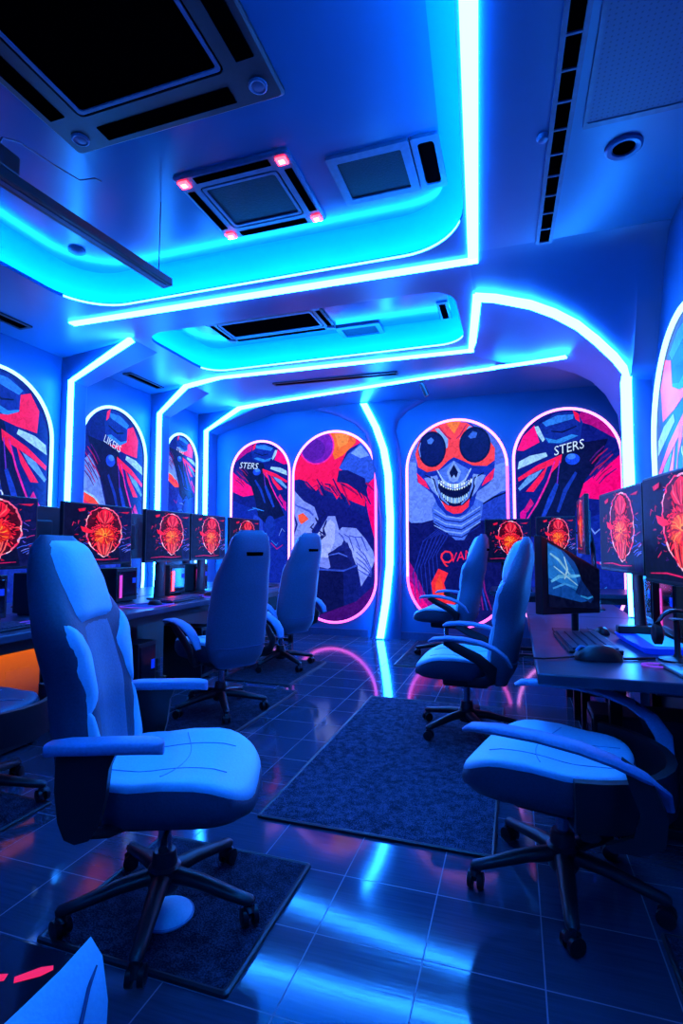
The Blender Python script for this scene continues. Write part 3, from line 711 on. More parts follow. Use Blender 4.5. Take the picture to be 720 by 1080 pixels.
# hanging rail
root = thing('hanging_rail', 'long black rail light hanging on wires under the large recess', 'rail light', (-2.26, 1.35, 2.93))
e = Vector((.175, 1.42, -.03)); a = Vector((.045, -.006, 0))
mb = MB(); mb.ribbon([(0, 0, 0), e], a, .05, .085, (0, 0, 1)); mb.build('housing', M['black'], root, bevel=.006)
mb = MB(); mb.ribbon([(0, 0.02, -.003), e + Vector((0, -.02, -.003))], a, .004, .026, (0, 0, 1)); mb.build('channel', M['acframe'], root)
MB().box(-.055, .075, .24, .44, .05, .15).build('power_box', M['black'], root, bevel=.01)
MB().tube([(.165, 1.34, .02), (.168, 1.342, .50)], .0035, 6).build('suspension_wire', M['wire'], root)
MB().tube([(.015, .12, .05), (.012, .12, .50)], .0035, 6).build('suspension_wire', M['wire'], root)
MB().tube([(.01, .36, .15), (.0, .40, .24), (-.02, .5, .30), (-.05, .75, .36), (-.06, .92, .40), (-.03, 1.0, .46), (-.04, 1.06, .485)], .004, 6).build('cable', M['wire'], root, smooth=60)

# ------------------------------------------------------------------ office chairs
def interp(tab, x):
    if x <= tab[0][0]: return tab[0][1]
    for (a, va), (b, vb) in zip(tab, tab[1:]):
        if x <= b:
            t = (x - a) / (b - a); t = t * t * (3 - 2 * t) * .5 + t * .5
            return va + (vb - va) * t
    return tab[-1][1]
HW = [(.36, .17), (.42, .215), (.52, .238), (.66, .226), (.78, .212), (.90, .245), (.98, .262), (1.06, .245), (1.14, .205), (1.22, .182), (1.28, .162), (1.315, .115)]
HWW = HW
HWS = [(.36, .16), (.42, .205), (.52, .228), (.7, .226), (.90, .215), (1.06, .192), (1.2, .160), (1.27, .138), (1.315, .09)]
TH = [(.36, .08), (.46, .15), (.7, .17), (.95, .17), (1.15, .135), (1.27, .09), (1.315, .035)]
XC = [(.36, -.235), (.5, -.262), (.75, -.298), (1.0, -.348), (1.2, -.395), (1.32, -.405)]
WG = [(.36, .02), (.55, .07), (.8, .065), (.95, .075), (1.1, .035), (1.3, .0)]
def bfront(y, z):
    h = interp(HW, z); s = min(1, abs(y) / h)
    return interp(XC, z) + interp(WG, z) * s * s + interp(TH, z) / 2 * (1 - s ** 5) ** .5
def bback(y, z):
    h = interp(HW, z); s = min(1, abs(y) / h)
    return interp(XC, z) + interp(WG, z) * s * s * .8 - interp(TH, z) / 2 * (1 - s ** 4) ** .5
def patch(z0, z1, ya, yb, off=.01, bulge=.0, nz=14, ny=8, surf=bfront, sg=1, mi=0, mb=None):
    """padded patch over the backrest surface; ya(z), yb(z) bound it sideways"""
    mb = mb or MB()
    def fn(u, v):
        z = z0 + (z1 - z0) * u; y = ya(z) + (yb(z) - ya(z)) * v
        e = min(1, min(u, 1 - u) * 6) ; g = min(1, min(v, 1 - v) * 4); d = (1 - (1 - e) ** 2) ** .5 * (1 - (1 - g) ** 2) ** .5
        return (surf(y, z) + sg * (off * d - .004 * (1 - d) + bulge * math.sin(PI * u) * math.sin(PI * v)), y, z)
    return mb.grid(fn, nz, ny, mi)

SA, SB = .285, .262       # half length, half width of the seat
def seat_ring(s, z, sag=0.0, n=40):
    out = []
    for k in range(n):
        a = 2 * PI * k / n; c, q = math.cos(a), math.sin(a)
        x = math.copysign(abs(c) ** .55, c) * SA * s; y = math.copysign(abs(q) ** .55, q) * SB * s * (1 + .06 * (x / SA))
        out.append((x + .045, y, z + seat_h(x, y) * sag))
    return out
def seat_h(x, y):
    return .045 * abs(y / SB) ** 3 * (.7 - .3 * x / SA) - .05 * max(0, (x / SA - .45) / .55) ** 2 + .03 * max(0, -x / SA - .4) + .012 * math.sin(PI * min(1, max(0, x / SA + .3)))

def make_chair(label, loc, rz, arms='straight', base_rot=0.0, low_back=False, group='office chairs', seat_z=0.0, scale=1.0, slim=False, pad=None, shell=None):
    global HW
    HW = HWS if slim else HWW
    t = thing('office_chair', label, 'chair', loc, rz, group); t.scale = (scale,) * 3
    dz = seat_z
    hb = MB().lathe([(.05, .075), (.056, .09), (.056, .15), (.045, .16), (.04, .20), (.036, .205)], n=18); hb.build('base_hub', M['black'], t, smooth=40)
    MB().lathe([(.024, .19), (.024, .36 + dz)], n=14).build('gas_lift', M['steel'], t, smooth=40)
    for k in range(5):
        a = base_rot - rz + 2 * PI * k / 5; c, s = math.cos(a), math.sin(a)
        lg = MB().tube([(c * .03, s * .03, .125), (c * .14, s * .14, .115), (c * .27, s * .27, .088), (c * .325, s * .325, .078), (c * .338, s * .338, .074)], [.034, .03, .024, .022, .012], 10, flat=(1, .8))
        lo = lg.build('base_leg', M['black'], t, smooth=50)
        cs = MB(); px, py = c * .322, s * .322; ta = a + .7 + k; tc, ts = math.cos(ta), math.sin(ta)
        for d in (-.018, .018):
            ax = Vector((tc, ts, 0)); ct = Vector((px, py, .029)) + ax * d
            cs.tube([ct - ax * .011, ct - ax * .008, ct + ax * .008, ct + ax * .011], [.020, .029, .029, .020], 16)
        cs.tube([(px, py, .03), (px, py, .072)], [.016, .012], 8)
        cs.tube([Vector((px, py, .032)) + Vector((-ts, tc, 0)) * .022, (px, py, .062), Vector((px, py, .045)) - Vector((-ts, tc, 0)) * .02], [.012, .02, .012], 8)
        cs.build('caster', M['blackm'], lo, smooth=40)
    MB().box(-.15, .15, -.11, .11, .318 + dz, .395 + dz).build('tilt_mechanism', M['black'], t, bevel=.018)
    MB().tube([(.05, -.09, .36 + dz), (.05, -.2, .352 + dz), (.06, -.26, .345 + dz)], [.008, .008, .014], 8).build('tilt_lever', M['black'], t, smooth=50)
    sh = MB().loft([seat_ring(.80, .385 + dz), seat_ring(.93, .395 + dz), seat_ring(1.0, .425 + dz, .6), seat_ring(1.012, .455 + dz, .9), seat_ring(1.0, .478 + dz, 1), seat_ring(.95, .48 + dz, 1)])
    so = sh.build('seat', M['shell'], t, smooth=60)
    pd = MB(); rs = [seat_ring(s, z + dz, 1) for s, z in ((.985, .476), (.99, .487), (.965, .500), (.91, .508), (.78, .513), (.55, .514), (.3, .514), (.05, .514))]
    pd.loft(rs)
    if True:   # quilting seams
        top = lambda x, y: .514 + dz + .0015 + seat_h(x - .045, y)
        for y in (-.11, .11): pd.tube([(x, y * (1 + .25 * x), top(x, y)) for x in [-.19 + .042 * k for k in range(11)]], .0017, 6, 1)
        pd.tube([(.04 + .04 * math.cos(y * 9), y, top(.05, y)) for y in [-.2 + .04 * k for k in range(11)]], .0017, 6, 1)
    pd.build('seat_pad', [M[pad or 'white'], M['padseam']], so, smooth=70)
    if not low_back:
        rings = []
        zs = [.355, .36, .37, .39, .42, .46, .52, .6, .66, .72, .78, .84, .9, .95, 1.0, 1.05, 1.1, 1.15, 1.2, 1.24, 1.27, 1.295, 1.308, 1.315]
        for z in zs:
            h = interp(HW, z) * (.9 if z == .355 else 1); r_ = []
            for k in range(17): y = h * math.sin(-PI / 2 + PI * k / 16); r_.append((bfront(y, z), y, z + dz))
            for k in range(1, 16): y = h * math.sin(PI / 2 - PI * k / 16); r_.append((bback(y, z), y, z + dz))
            rings.append(r_)
        bo = MB().loft(rings).build('backrest', M[shell or 'grey'], t, smooth=60)
        sh = lambda m_: [setattr(m_, 'v', [(x, y, z + dz) for x, y, z in m_.v]), m_][1]
        hdr = lambda z: interp([(1.0, .115), (1.05, .155), (1.15, .162), (1.25, .15), (1.295, .12)], z)
        sh(patch(1.015, 1.298, lambda z: -hdr(z), hdr, .024, .03, 18, 12)).build('headrest_pad', M['white'], bo, smooth=70)
        ctr = lambda z: interp([(.5, .125), (.8, .135), (1.02, .12)], z)
        sh(patch(.48, 1.02, lambda z: -ctr(z), ctr, .006, .004, 20)).build('center_panel', M['midgrey'], bo, smooth=70)
        for s in (-1, 1):
            up = lambda z: interp([(.74, .012), (.82, .065), (.92, .115), (.985, .075), (1.03, .012)], z); lo_ = lambda z: interp([(.44, .08), (.6, .06), (.72, .02), (.75, .008)], z)
            b_ = lambda z: interp(HW, z) * .955
            sh(patch(.735, 1.03, (lambda z: b_(z) - up(z)) if s > 0 else (lambda z: -b_(z)), (lambda z: b_(z)) if s > 0 else (lambda z: -b_(z) + up(z)), .009, .006)).build('side_bolster', M['white'], bo, smooth=70)
            sh(patch(.44, .75, (lambda z: b_(z) - lo_(z)) if s > 0 else (lambda z: -b_(z)), (lambda z: b_(z)) if s > 0 else (lambda z: -b_(z) + lo_(z)), .009, .004)).build('side_bolster', M['white'], bo, smooth=70)
        mb = sh(patch(1.135, 1.165, lambda z: -.075, lambda z: .075, .004, 0, 6, 10, bback, -1)); mb.build('grip_slot', M['hole'], bo)
        pts = [(bback(y, .50) - .001, y, .5 + dz) for y in [-.2 + .04 * k for k in range(11)]]
        MB().tube(pts, .0035, 6).build('back_seam', M['seam'], bo)
        MB().tube([(-.12, 0, .365 + dz), (-.24, 0, .37 + dz), (-.275, 0, .45 + dz)], .022, 8, flat=(2.2, .7)).build('back_bracket', M['black'], t, smooth=50)
    else:
        rings = []
        for k in range(13):
            a = R(-72 + 144 * k / 12); x = .02 - .36 * math.cos(a) ; y = .325 * math.sin(a)
            z0, z1 = .40 + dz, .55 + dz
            c, s = math.cos(a), math.sin(a)
            rings.append([(x, y, z0), (x - .03 * c, y + .03 * s, z0), (x - .035 * c, y + .035 * s, (z0 + z1) / 2), (x - .03 * c, y + .03 * s, z1), (x, y, z1)])
        MB().loft(rings).build('backrest', M['black'], t, smooth=60)
    for s in (-1, 1) if arms else ():
        y = s * .345
        if arms == 'straight':
            pd = MB(); rings = []
            for x, wq, zq in ((-.26, .018, .676), (-.25, .034, .680), (-.20, .042, .684), (-.02, .044, .684), (.045, .04, .682), (.07, .03, .678), (.077, .012, .674)):
                rings.append([(x, y + wq * math.copysign(abs(math.cos(a)) ** .5, math.cos(a)), zq + .008 + dz + .018 * math.copysign(abs(math.sin(a)) ** .6, math.sin(a))) for a in [2 * PI * k / 16 for k in range(16)]])
            pr_ = [(-.225, .69), (-.05, .69), (-.075, .63), (-.085, .54), (-.105, .46), (-.13, .425), (-.17, .415), (-.2, .43), (-.218, .48), (-.228, .57)]
            ar = MB().prism(pr_, lambda x, z: (x, y - s * .018 - s * .05 * max(0, .6 - z), z + dz), lambda x, z: (x, y + s * .012 - s * .05 * max(0, .6 - z), z + dz))
            ar.tube([(-.15, y * .95, .435 + dz), (-.12, y * .75, .40 + dz), (-.06, y * .4, .378 + dz)], .02, 8, flat=(1.6, .7))
            ao = ar.build('armrest', M['black'], t, smooth=60)
            pd.loft(rings).build('arm_pad', M['arm'], ao, smooth=50)
        elif arms == 'loop':
            P = [(.245, y * .97, .650), (.22, y * .99, .664), (.13, y * 1.02, .674), (0, y * 1.04, .676), (-.12, y * 1.03, .664), (-.21, y * .99, .64), (-.285, y * .9, .60), (-.325, y * .78, .55), (-.335, y * .68, .49)]
            pd = MB().tube([(px, py, pz + dz) for px, py, pz in P], [.5, .85, 1, 1, 1, 1, .95, .85, .6], 14, flat=(.042, .016), up=(0, 0, 1))
            pr_ = [(-.23, .65), (-.31, .595), (-.345, .50), (-.335, .42), (-.29, .39), (-.20, .375), (-.18, .39), (-.255, .43), (-.275, .50), (-.25, .57)]
            ar = MB().prism(pr_, lambda x, z: (x, y * (1 + .3 * (x + .1)) - s * .012, z + dz), lambda x, z: (x, y * (1 + .3 * (x + .1)) + s * .012, z + dz))
            ar.tube([(-.14, y * .95, .392 + dz), (-.10, y * .7, .382 + dz), (-.06, y * .4, .378 + dz)], .02, 8, flat=(1.6, .7))
            ao = ar.build('armrest', M['black'], t, smooth=50)
            pd.build('arm_pad', M['arm'], ao, smooth=60)
        else:
            P = [(.20, y * .98, .648), (.17, y, .664), (.08, y, .675), (-.02, y, .672), (-.12, y, .655), (-.20, y, .625), (-.265, y * .985, .575), (-.295, y * .96, .52)]
            pd = MB().tube([(px, py, pz + dz) for px, py, pz in P], [.5, .9, 1, 1, 1, .95, .85, .6], 14, flat=(.040, .017), up=(0, 0, 1))
            ar = MB().tube([(.10, y, .655 + dz), (.03, y, .62 + dz), (-.10, y, .56 + dz), (-.18, y * .98, .49 + dz), (-.17, y * .93, .43 + dz), (-.11, y * .78, .395 + dz), (-.03, y * .55, .38 + dz)], [.7, .9, 1, 1.2, 1.1, 1, .8], 12, flat=(.034, .016), up=(0, 1, 0))
            ao = ar.build('armrest', M['black'], t, smooth=60)
            pd.build('arm_pad', M['arm'], ao, smooth=60)
    return t
make_chair('large blue-lit gaming chair in the left foreground facing right', (-1.156, 1.585, .015), R(22), 'straight', R(5), scale=.965, shell='shell')
make_chair('high-backed chair seen from behind, second along the left desk', (-2.13, 3.56, .015), R(150), 'curved', R(20), scale=1.02, slim=True)
make_chair('furthest high-backed chair along the left desk, seen from behind', (-2.31, 5.02, .015), R(158), 'curved', R(40), scale=1.03, slim=True)
make_chair('dark chair cut by the left picture edge beside the orange case', (-2.47, 1.88, .018), R(186), None, R(30), True, seat_z=-.05, pad='shell')
make_chair('near right chair with white quilted seat and no tall back, half under the desk', (.145, 2.16, .0), R(166), 'loop', R(54), True, seat_z=-.03, scale=1.0)
make_chair('middle right chair with tall back turned against the right desk', (-.325, 3.66, .015), R(180), 'curved', R(10), scale=.98)
make_chair('furthest right chair standing before the skull poster', (-.74, 5.98, .015), R(174), 'curved', R(30), scale=1.03)

# ------------------------------------------------------------------ rugs
def rug(label, x0, x1, y0, y1, m, name='chair_mat', group='dark chair mats', cat='mat'):
    mb = MB(); r0 = rrect(x0, x1, y0, y1, .01, 2); r1 = rrect(x0 + .006, x1 - .006, y0 + .006, y1 - .006, .01, 2); cx, cy = (x0 + x1) / 2, (y0 + y1) / 2
    mb.loft([[(x - cx, y - cy, .0005) for x, y in r0], [(x - cx, y - cy, .008) for x, y in r0], [(x - cx, y - cy, .012) for x, y in r1]])
    o = mb.build(name, m); o.location = (cx, cy, 0)
    r2 = rrect(x0 - .002, x1 + .002, y0 - .002, y1 + .002, .012, 2); 
    b = MB(); r3 = rrect(x0 + .014, x1 - .014, y0 + .014, y1 - .014, .01, 2)
    b.loft([[(x - cx, y - cy, .0005) for x, y in r2], [(x - cx, y - cy, .011) for x, y in r2], [(x - cx, y - cy, .0145) for x, y in r1], [(x - cx, y - cy, .012) for x, y in r3]], caps=False)
    b.build('border', M['seam'] if False else M['deskedge'], o)
    return tag(o, label, cat, group)
rug('large mottled dark rug on the tiles in the middle of the aisle', -1.15, -.10, 2.255, 4.28, M['rug'], 'rug', None, 'rug')
rug('dark mat under the large foreground chair', -1.46, -.78, 1.355, 1.99, M['mat'])
rug('dark mat under the second chair of the left row', -2.45, -1.785, 2.9, 4.22, M['mat'])
rug('dark mat under the furthest chair of the left row', -2.62, -1.93, 4.38, 5.36, M['mat'])
rug('dark mat under the furthest right chair near the skull poster', -1.22, -.42, 5.45, 6.88, M['mat'])
rug('dark mat at the left picture edge under a cut off chair', -2.70, -2.15, 1.35, 2.06, M['mat'])
rug('dark mat at the right picture edge below the near desk', .42, .92, 1.2, 2.0, M['mat'])
root = thing('floor_disc', 'pale glossy disc lying on the mat below the foreground chair', 'floor disc', (-1.13, 1.57, .015))
MB().lathe([(.078, 0), (.082, .006), (.078, .012), (.04, .026), (.001, .03)], n=28).build('dome', M['white'], root, smooth=40)
MB().lathe([(.088, 0), (.088, .004), (.08, .007)], n=28).build('rim', M['arm'], root, smooth=40)

# ------------------------------------------------------------------ desks
def desk(label, x0, x1, y0, y1, front, legs, group='long computer desks', panel=True, inset=.05):
    root = thing('desk', label, 'desk', ((x0 + x1) / 2, (y0 + y1) / 2, 0), 0, group); a, b = (x1 - x0) / 2, (y1 - y0) / 2
    MB().box(-a, a, -b, b, .705, .75).build('desktop', M['desk'], root, bevel=.006)
    MB().box(-a + (inset if inset < .1 else inset + .16), a - .05, -b + max(.03, inset * .8), b - .03, .64, .704).build('apron', M['deskedge'], root)
    if panel:
        xs = (a - .05, a - .02) if front < 0 else (-a + .02, -a + .05)
        if front in (-1, 1): MB().box(xs[0], xs[1], -b + .05, b - .05, .12, .64).build('modesty_panel', M['deskedge'], root)
    for y in legs:
        for x in (-a + inset + .03, a - .08): MB().box(x - .025, x + .025, y - .025 - (y0 + y1) / 2, y + .025 - (y0 + y1) / 2, 0, .64).build('leg', M['blackm'], root, bevel=.004)
        MB().box(-a + inset + .01, a - .055, y - .02 - (y0 + y1) / 2, y + .02 - (y0 + y1) / 2, .02, .06).build('crossbar', M['blackm'], root, bevel=.004)
    for k, y in enumerate(legs[:-1]):   # cable tray lines on the top
        yy = (y + legs[k + 1]) / 2 - (y0 + y1) / 2
    return root
desk('long dark desk of the left row with five red screens', -3.47, -2.68, 1.3, 6.42, 1, [1.5, 3.1, 4.7, 6.3])
desk('second left desk behind the screens, against the left wall side', -4.2, -3.49, 1.3, 6.3, -1, [1.5, 3.1, 4.7, 6.1])
desk('near dark desk on the right with keyboard and mouse', .075, .875, 2.225, 4.06, -1, [2.62, 3.7], inset=.30)
desk('rear part of the right desk row beyond the slanted display', .075, .775, 4.065, 4.95, 2, [4.2, 4.8], inset=.30)
desk('short desk at the far right below the racing poster', -.28, 1.3, 5.98, 6.72, 2, [6.2, 6.6])

# ------------------------------------------------------------------ monitors
def screen_art():
    rnd = random.Random(11)
    A = Art(lambda x, y: ((x - 300) / 517, -(y - 173) / 517))
    A.poly([(0, -100), (600, -100), (600, 450), (0, 450)], (4, 8, 46))
    A.poly([(400, -100), (600, -100), (600, 450), (480, 450)], (8, 16, 74))
    for i in range(46):
        a = rnd.uniform(0, 2 * PI); r = rnd.uniform(150, 225); x, y = 325 + r * .95 * math.cos(a), 150 + r * math.sin(a)
        A.line([(x, y), (x + rnd.uniform(-20, 20), y + rnd.uniform(-14, 14)), (x + rnd.uniform(-36, 36), y + rnd.uniform(-24, 24))], rnd.uniform(4, 9), rnd.choice([(170, 14, 60), (40, 60, 190), (90, 80, 220), (210, 30, 80), (60, 20, 110)]))
    oval = [(205, 40), (225, -10), (275, -45), (340, -58), (400, -40), (445, 5), (468, 80), (478, 170), (462, 250), (425, 305), (370, 345), (335, 372), (290, 335), (235, 280), (200, 200), (190, 110)]
    A.poly(oval, (70, 2, 26))
    for i in range(len(oval)):      # broken pink outline
        p, q = oval[i], oval[(i + 1) % len(oval)]
        for t in (0, .5):
            x, y = p[0] + (q[0] - p[0]) * t, p[1] + (q[1] - p[1]) * t; x2, y2 = p[0] + (q[0] - p[0]) * (t + .55), p[1] + (q[1] - p[1]) * (t + .55)
            A.line([(x, y), ((x + x2) / 2 + rnd.uniform(-7, 7), (y + y2) / 2 + rnd.uniform(-7, 7)), (x2, y2)], rnd.uniform(8, 15), rnd.choice([(255, 150, 175), (255, 90, 130), (255, 40, 90), (255, 190, 205)]))
    for i in range(120):            # mirrored shards, folded plumage around the centre
        a = rnd.uniform(-PI / 2, PI / 2); rr = rnd.uniform(.18, .93); cx, cy = 128 * rr * math.cos(a), 150 + 190 * rr * math.sin(a)
        ln, wd = rnd.uniform(18, 46), rnd.uniform(8, 20); d = a + rnd.uniform(-.7, .7)
        if cy < 50: d = rnd.uniform(-.9, .4)
        c = rnd.choice([(255, 40, 66), (240, 22, 52), (200, 10, 44), (255, 70, 80), (150, 4, 36), (30, 0, 20)])
        for sx in (-1, 1):
            X = lambda px, py: (335 + sx * (cx + px * math.cos(d) - py * math.sin(d)), cy + px * math.sin(d) + py * math.cos(d))
            A.poly([X(-ln * .5, 0), X(-ln * .1, -wd * .5), X(ln * .5, -wd * .1), X(ln * .2, wd * .5)], c)
    A.poly([(262, 20), (300, -30), (335, -48), (372, -30), (410, 20), (385, 66), (335, 84), (288, 66)], (236, 24, 56))
    for k in range(5): A.line([(335 - 14 * (k - 2) * 2, -30 + 6 * abs(k - 2)), (335 - 11 * (k - 2) * 2.4, 20), (335 - 6 * (k - 2), 76)], 9, (140, 4, 36) if k % 2 else (255, 92, 96))
    A.circ(335, 186, 84, 76, (190, 12, 26)); A.circ(335, 184, 74, 66, (255, 60, 26))
    for k in range(34):             # flame rosette
        a = 2 * PI * k / 34 + rnd.uniform(-.1, .1); r0, r1 = rnd.uniform(8, 34), rnd.uniform(62, 104)
        A.line([(335 + r0 * math.cos(a), 186 + r0 * .9 * math.sin(a)), (335 + (r0 + r1) / 2 * math.cos(a + .16), 186 + (r0 + r1) / 2 * .9 * math.sin(a + .16)), (335 + r1 * math.cos(a), 186 + r1 * .92 * math.sin(a))], rnd.uniform(7, 13), rnd.choice([(255, 50, 34), (255, 98, 30), (220, 20, 36), (255, 140, 50), (170, 6, 30)]))
    A.circ(335, 178, 18, 16, (255, 150, 46)); A.circ(337, 180, 9, 8, (170, 20, 20))
    for k in range(12):
        x = 270 + k * 12; A.line([(x, 262 - abs(k - 5.5) * 6), (x + (335 - x) * .25, 300), (x + (335 - x) * .7, 352)], 9, rnd.choice([(255, 50, 60), (190, 8, 50), (110, 2, 50), (255, 96, 90)]))
    A.poly([(150, 110), (205, 126), (258, 160), (200, 168), (165, 150)], (240, 26, 60)); A.poly([(130, -30), (185, -44), (180, -20), (140, -8)], (210, 14, 60)); A.poly([(450, -28), (540, -40), (520, -20)], (190, 20, 70))
    for i in range(10): x, y = rnd.uniform(450, 540), rnd.uniform(170, 340); A.line([(x, y), (x + 24, y - 14), (x + 50, y - 22)], 6, rnd.choice([(60, 90, 230), (120, 130, 240), (180, 40, 120)]))
    A.line([(90, 392), (220, 384), (330, 394), (450, 388)], 8, (200, 20, 90))
    return A
SART = screen_art()
def monitor(label, loc, rz, w_, h_, z0, group='red emblem monitors', art=SART, foot=True):
    """screen faces local -y, its bottom edge at height z0 above the desk"""
    t = thing('monitor', label, 'monitor', loc, rz, group); a = w_ / 2
    MB().box(-a, a, -.012, .022, z0, z0 + h_).build('casing', M['black'], t, bevel=.006)
    MB().box(-a * .45, a * .45, .02, .05, z0 + h_ * .2, z0 + h_ * .75).build('rear_housing', M['black'], t, bevel=.012)
    if art:
        sw, sh_ = w_ - .024, h_ - .03; ra = 490 / 517
        place = lambda u, v, d: (u * sw, -.0125 - d, z0 + .018 + sh_ / 2 + v / ra * sh_)
        mb, ms = art.mesh(place, [(-.5, -ra / 2), (.5, -ra / 2), (.5, ra / 2), (-.5, ra / 2)], .005, 1.15)
        mb.build('screen', ms, t, recalc=False)
    MB().tube([(0, .05, z0 + h_ * .42), (0, .075, z0 + h_ * .1), (0, .085, .015)], [1, 1, 1.15], 10, flat=(.075, .016), up=(0, 1, 0)).build('stand_neck', M['black'], t, smooth=50)
    if foot:
        MB().loft([[(x, y + .04, z) for x, y in rrect(-.13 * s, .13 * s, -.10 * s, .10 * s, .03, 4)] for s, z in ((1, 0), (1, .008), (.95, .013))]).build('stand_foot', M['black'], t, smooth=40)
    return t
LY = [('screen of the left row nearest the camera, cut by the picture edge', 2.40, .72), ('red emblem screen just behind the large foreground chair', 3.33, .72),
      ('left row screen third from the camera, right of the foreground chair', 4.20, .67), ('left row screen fourth from the camera', 4.885, .665), ('furthest left row screen, partly behind a chair back', 5.68, .74)]
for i, (lab, y, w_) in enumerate(LY): monitor(lab, (-3.1, y, .75), R(90), w_, .475, .345)
for i, (lab, y) in enumerate((('dark back of a monitor left of the foreground chair head', 3.34), ('dark back of a monitor between the second and third left screens', 4.38), ('dark back of a monitor behind the far left screens', 5.40))):
    monitor(lab, (-3.80, y, .75), R(-90), .74, .47, .36, 'turned away monitors on the second left desk', None)
def mon2(label, p0, p1, h_, z0, group='red emblem monitors on the right desk'):
    """p0 = left end, p1 = right end as seen from its front"""
    dx, dy = p1[0] - p0[0], p1[1] - p0[1]
    return monitor(label, ((p0[0] + p1[0]) / 2, (p0[1] + p1[1]) / 2, .75), math.atan2(dy, dx), math.hypot(dx, dy), h_, z0, group)
mon2('right row screen nearest the camera, cut by the picture edge', (.575, 2.735), (.685, 2.08), .47, .335)
mon2('right row screen second from the camera, tall red emblem', (.53, 3.72), (.625, 2.99), .475, .345)
mon2('right row screen third from the camera, seen almost edge on', (.53, 5.0), (.50, 4.22), .45, .43)
mon2('left one of two far screens in front of the racing poster', (-.33, 6.32), (.175, 6.32), .50, .30, 'far right red emblem monitors')
mon2('right one of two far screens in front of the racing poster', (.225, 6.30), (.64, 6.30), .46, .36, 'far right red emblem monitors')

# slanted display on the right desk
root = thing('slanted_display', 'dark slanted display showing pale blue streaks, beside the middle right chair', 'display', (0, 0, .75))
q = [(.135, 3.05, .125), (.47, 3.42, .105), (.47, 3.42, .36), (.135, 3.05, .555)]
nv = Vector((.37, -.335, 0)).normalized()
def dq(u, v, d):
    b = Vector(q[0]).lerp(Vector(q[1]), u); t_ = Vector(q[3]).lerp(Vector(q[2]), u)
    return tuple(b.lerp(t_, v) + nv * d)
MB().loft([[dq(0, 0, 0), dq(1, 0, 0), dq(1, 1, 0), dq(0, 1, 0)], [dq(0, 0, -.05), dq(1, 0, -.05), dq(1, 1, -.05), dq(0, 1, -.05)]]).build('casing', M['black'], root, bevel=.006)
A = Art()
A.poly([(0, 0), (1, 0), (1, 1), (0, 1)], (4, 12, 50)); A.poly([(0, 0.2), (.62, .12), (.86, .2), (.5, .9), (.3, 1), (0, 1)], (10, 70, 160)); A.poly([(0, .45), (.35, .4), (.6, .32), (.5, .7), (.25, .98), (0, .98)], (30, 120, 215))
A.line([(.04, .84), (.2, .8), (.42, .6)], .05, (130, 200, 250)); A.line([(.05, .4), (.2, .52), (.5, .62), (.62, .68)], .06, (90, 180, 245)); A.line([(.08, .3), (.3, .42), (.55, .4)], .04, (60, 150, 235)); A.line([(.3, .9), (.36, .7), (.3, .5)], .03, (170, 220, 255)); A.line([(.1, .66), (.3, .58), (.55, .45)], .03, (150, 210, 255))
A.poly([(.5, .3), (.8, .12), (.9, .3), (.62, .62)], (6, 40, 110)); A.line([(.6, .25), (.75, .22), (.85, .28)], .05, (40, 140, 220)); A.poly([(.5, .98), (.62, .6), (.92, .16), (1, .2), (1, 1)], (4, 8, 40))
mb, ms = A.mesh(lambda u, v, d: dq(.09 + .88 * u, .1 + .85 * v, .004 + d), [(0, 0), (1, 0), (1, 1), (0, 1)], .003, .8); mb.build('screen', ms, root, recalc=False)
MB().box(.20, .40, 3.255, 3.40, 0, .012).build('stand_foot', M['black'], root, bevel=.004, )
MB().tube([(.318, 3.31, .01), (.318, 3.30, .14)], .02, 10).build('stand_neck', M['black'], root, smooth=50)

# ------------------------------------------------------------------ keyboards, mice, pads, cases
def keyboard(label, loc, rz, L_=.45, D_=.16, group='black keyboards'):
    t = thing('keyboard', label, 'keyboard', loc, rz, group)
    MB().prism([(-D_ / 2, 0), (D_ / 2, 0), (D_ / 2, .022), (-D_ / 2, .012)], lambda y, z: (-L_ / 2, y, z), lambda y, z: (L_ / 2, y, z)).build('body', M['black'], t, bevel=.004)
    k = MB(); n, m_ = 15, 5; sx, sy = L_ * .95 / n, D_ * .88 / m_
    for j in range(m_):
        y = -D_ * .44 + sy * (j + .5); z = .012 + (y + D_ / 2) / D_ * .010
        cells = [(i, 1) for i in range(n)] if j else [(0, 1), (1, 1), (2, 1), (3, 6), (9, 1), (10, 1), (11, 1), (12, 1), (13, 1), (14, 1)]
        for i, wn in cells:
            x0 = -L_ * .475 + sx * i; k.box(x0 + sx * .08, x0 + sx * wn - sx * .08, y - sy * .42, y + sy * .42, z, z + .009)
    k.build('keys', M['key'], t)
    return t
kb = keyboard('large black keyboard on the near right desk', (.325, 2.95, .752), R(-86), .54, .23)
for lab, x, y in (('keyboard on the left desk hidden behind the foreground chair', -2.88, 2.25), ('flat keyboard on the left desk below the third screen', -2.88, 4.1), ('keyboard on the left desk below the fourth screen', -2.88, 4.95), ('keyboard on the left desk near its far end', -2.88, 5.75)):
    dup(kb, (x, y, .752), R(90), lab, None, (.9, .8, 1))
dup(kb, (-.02, 6.11, .752), 0, 'keyboard on the short far right desk', None, (.7, .6, 1)); 
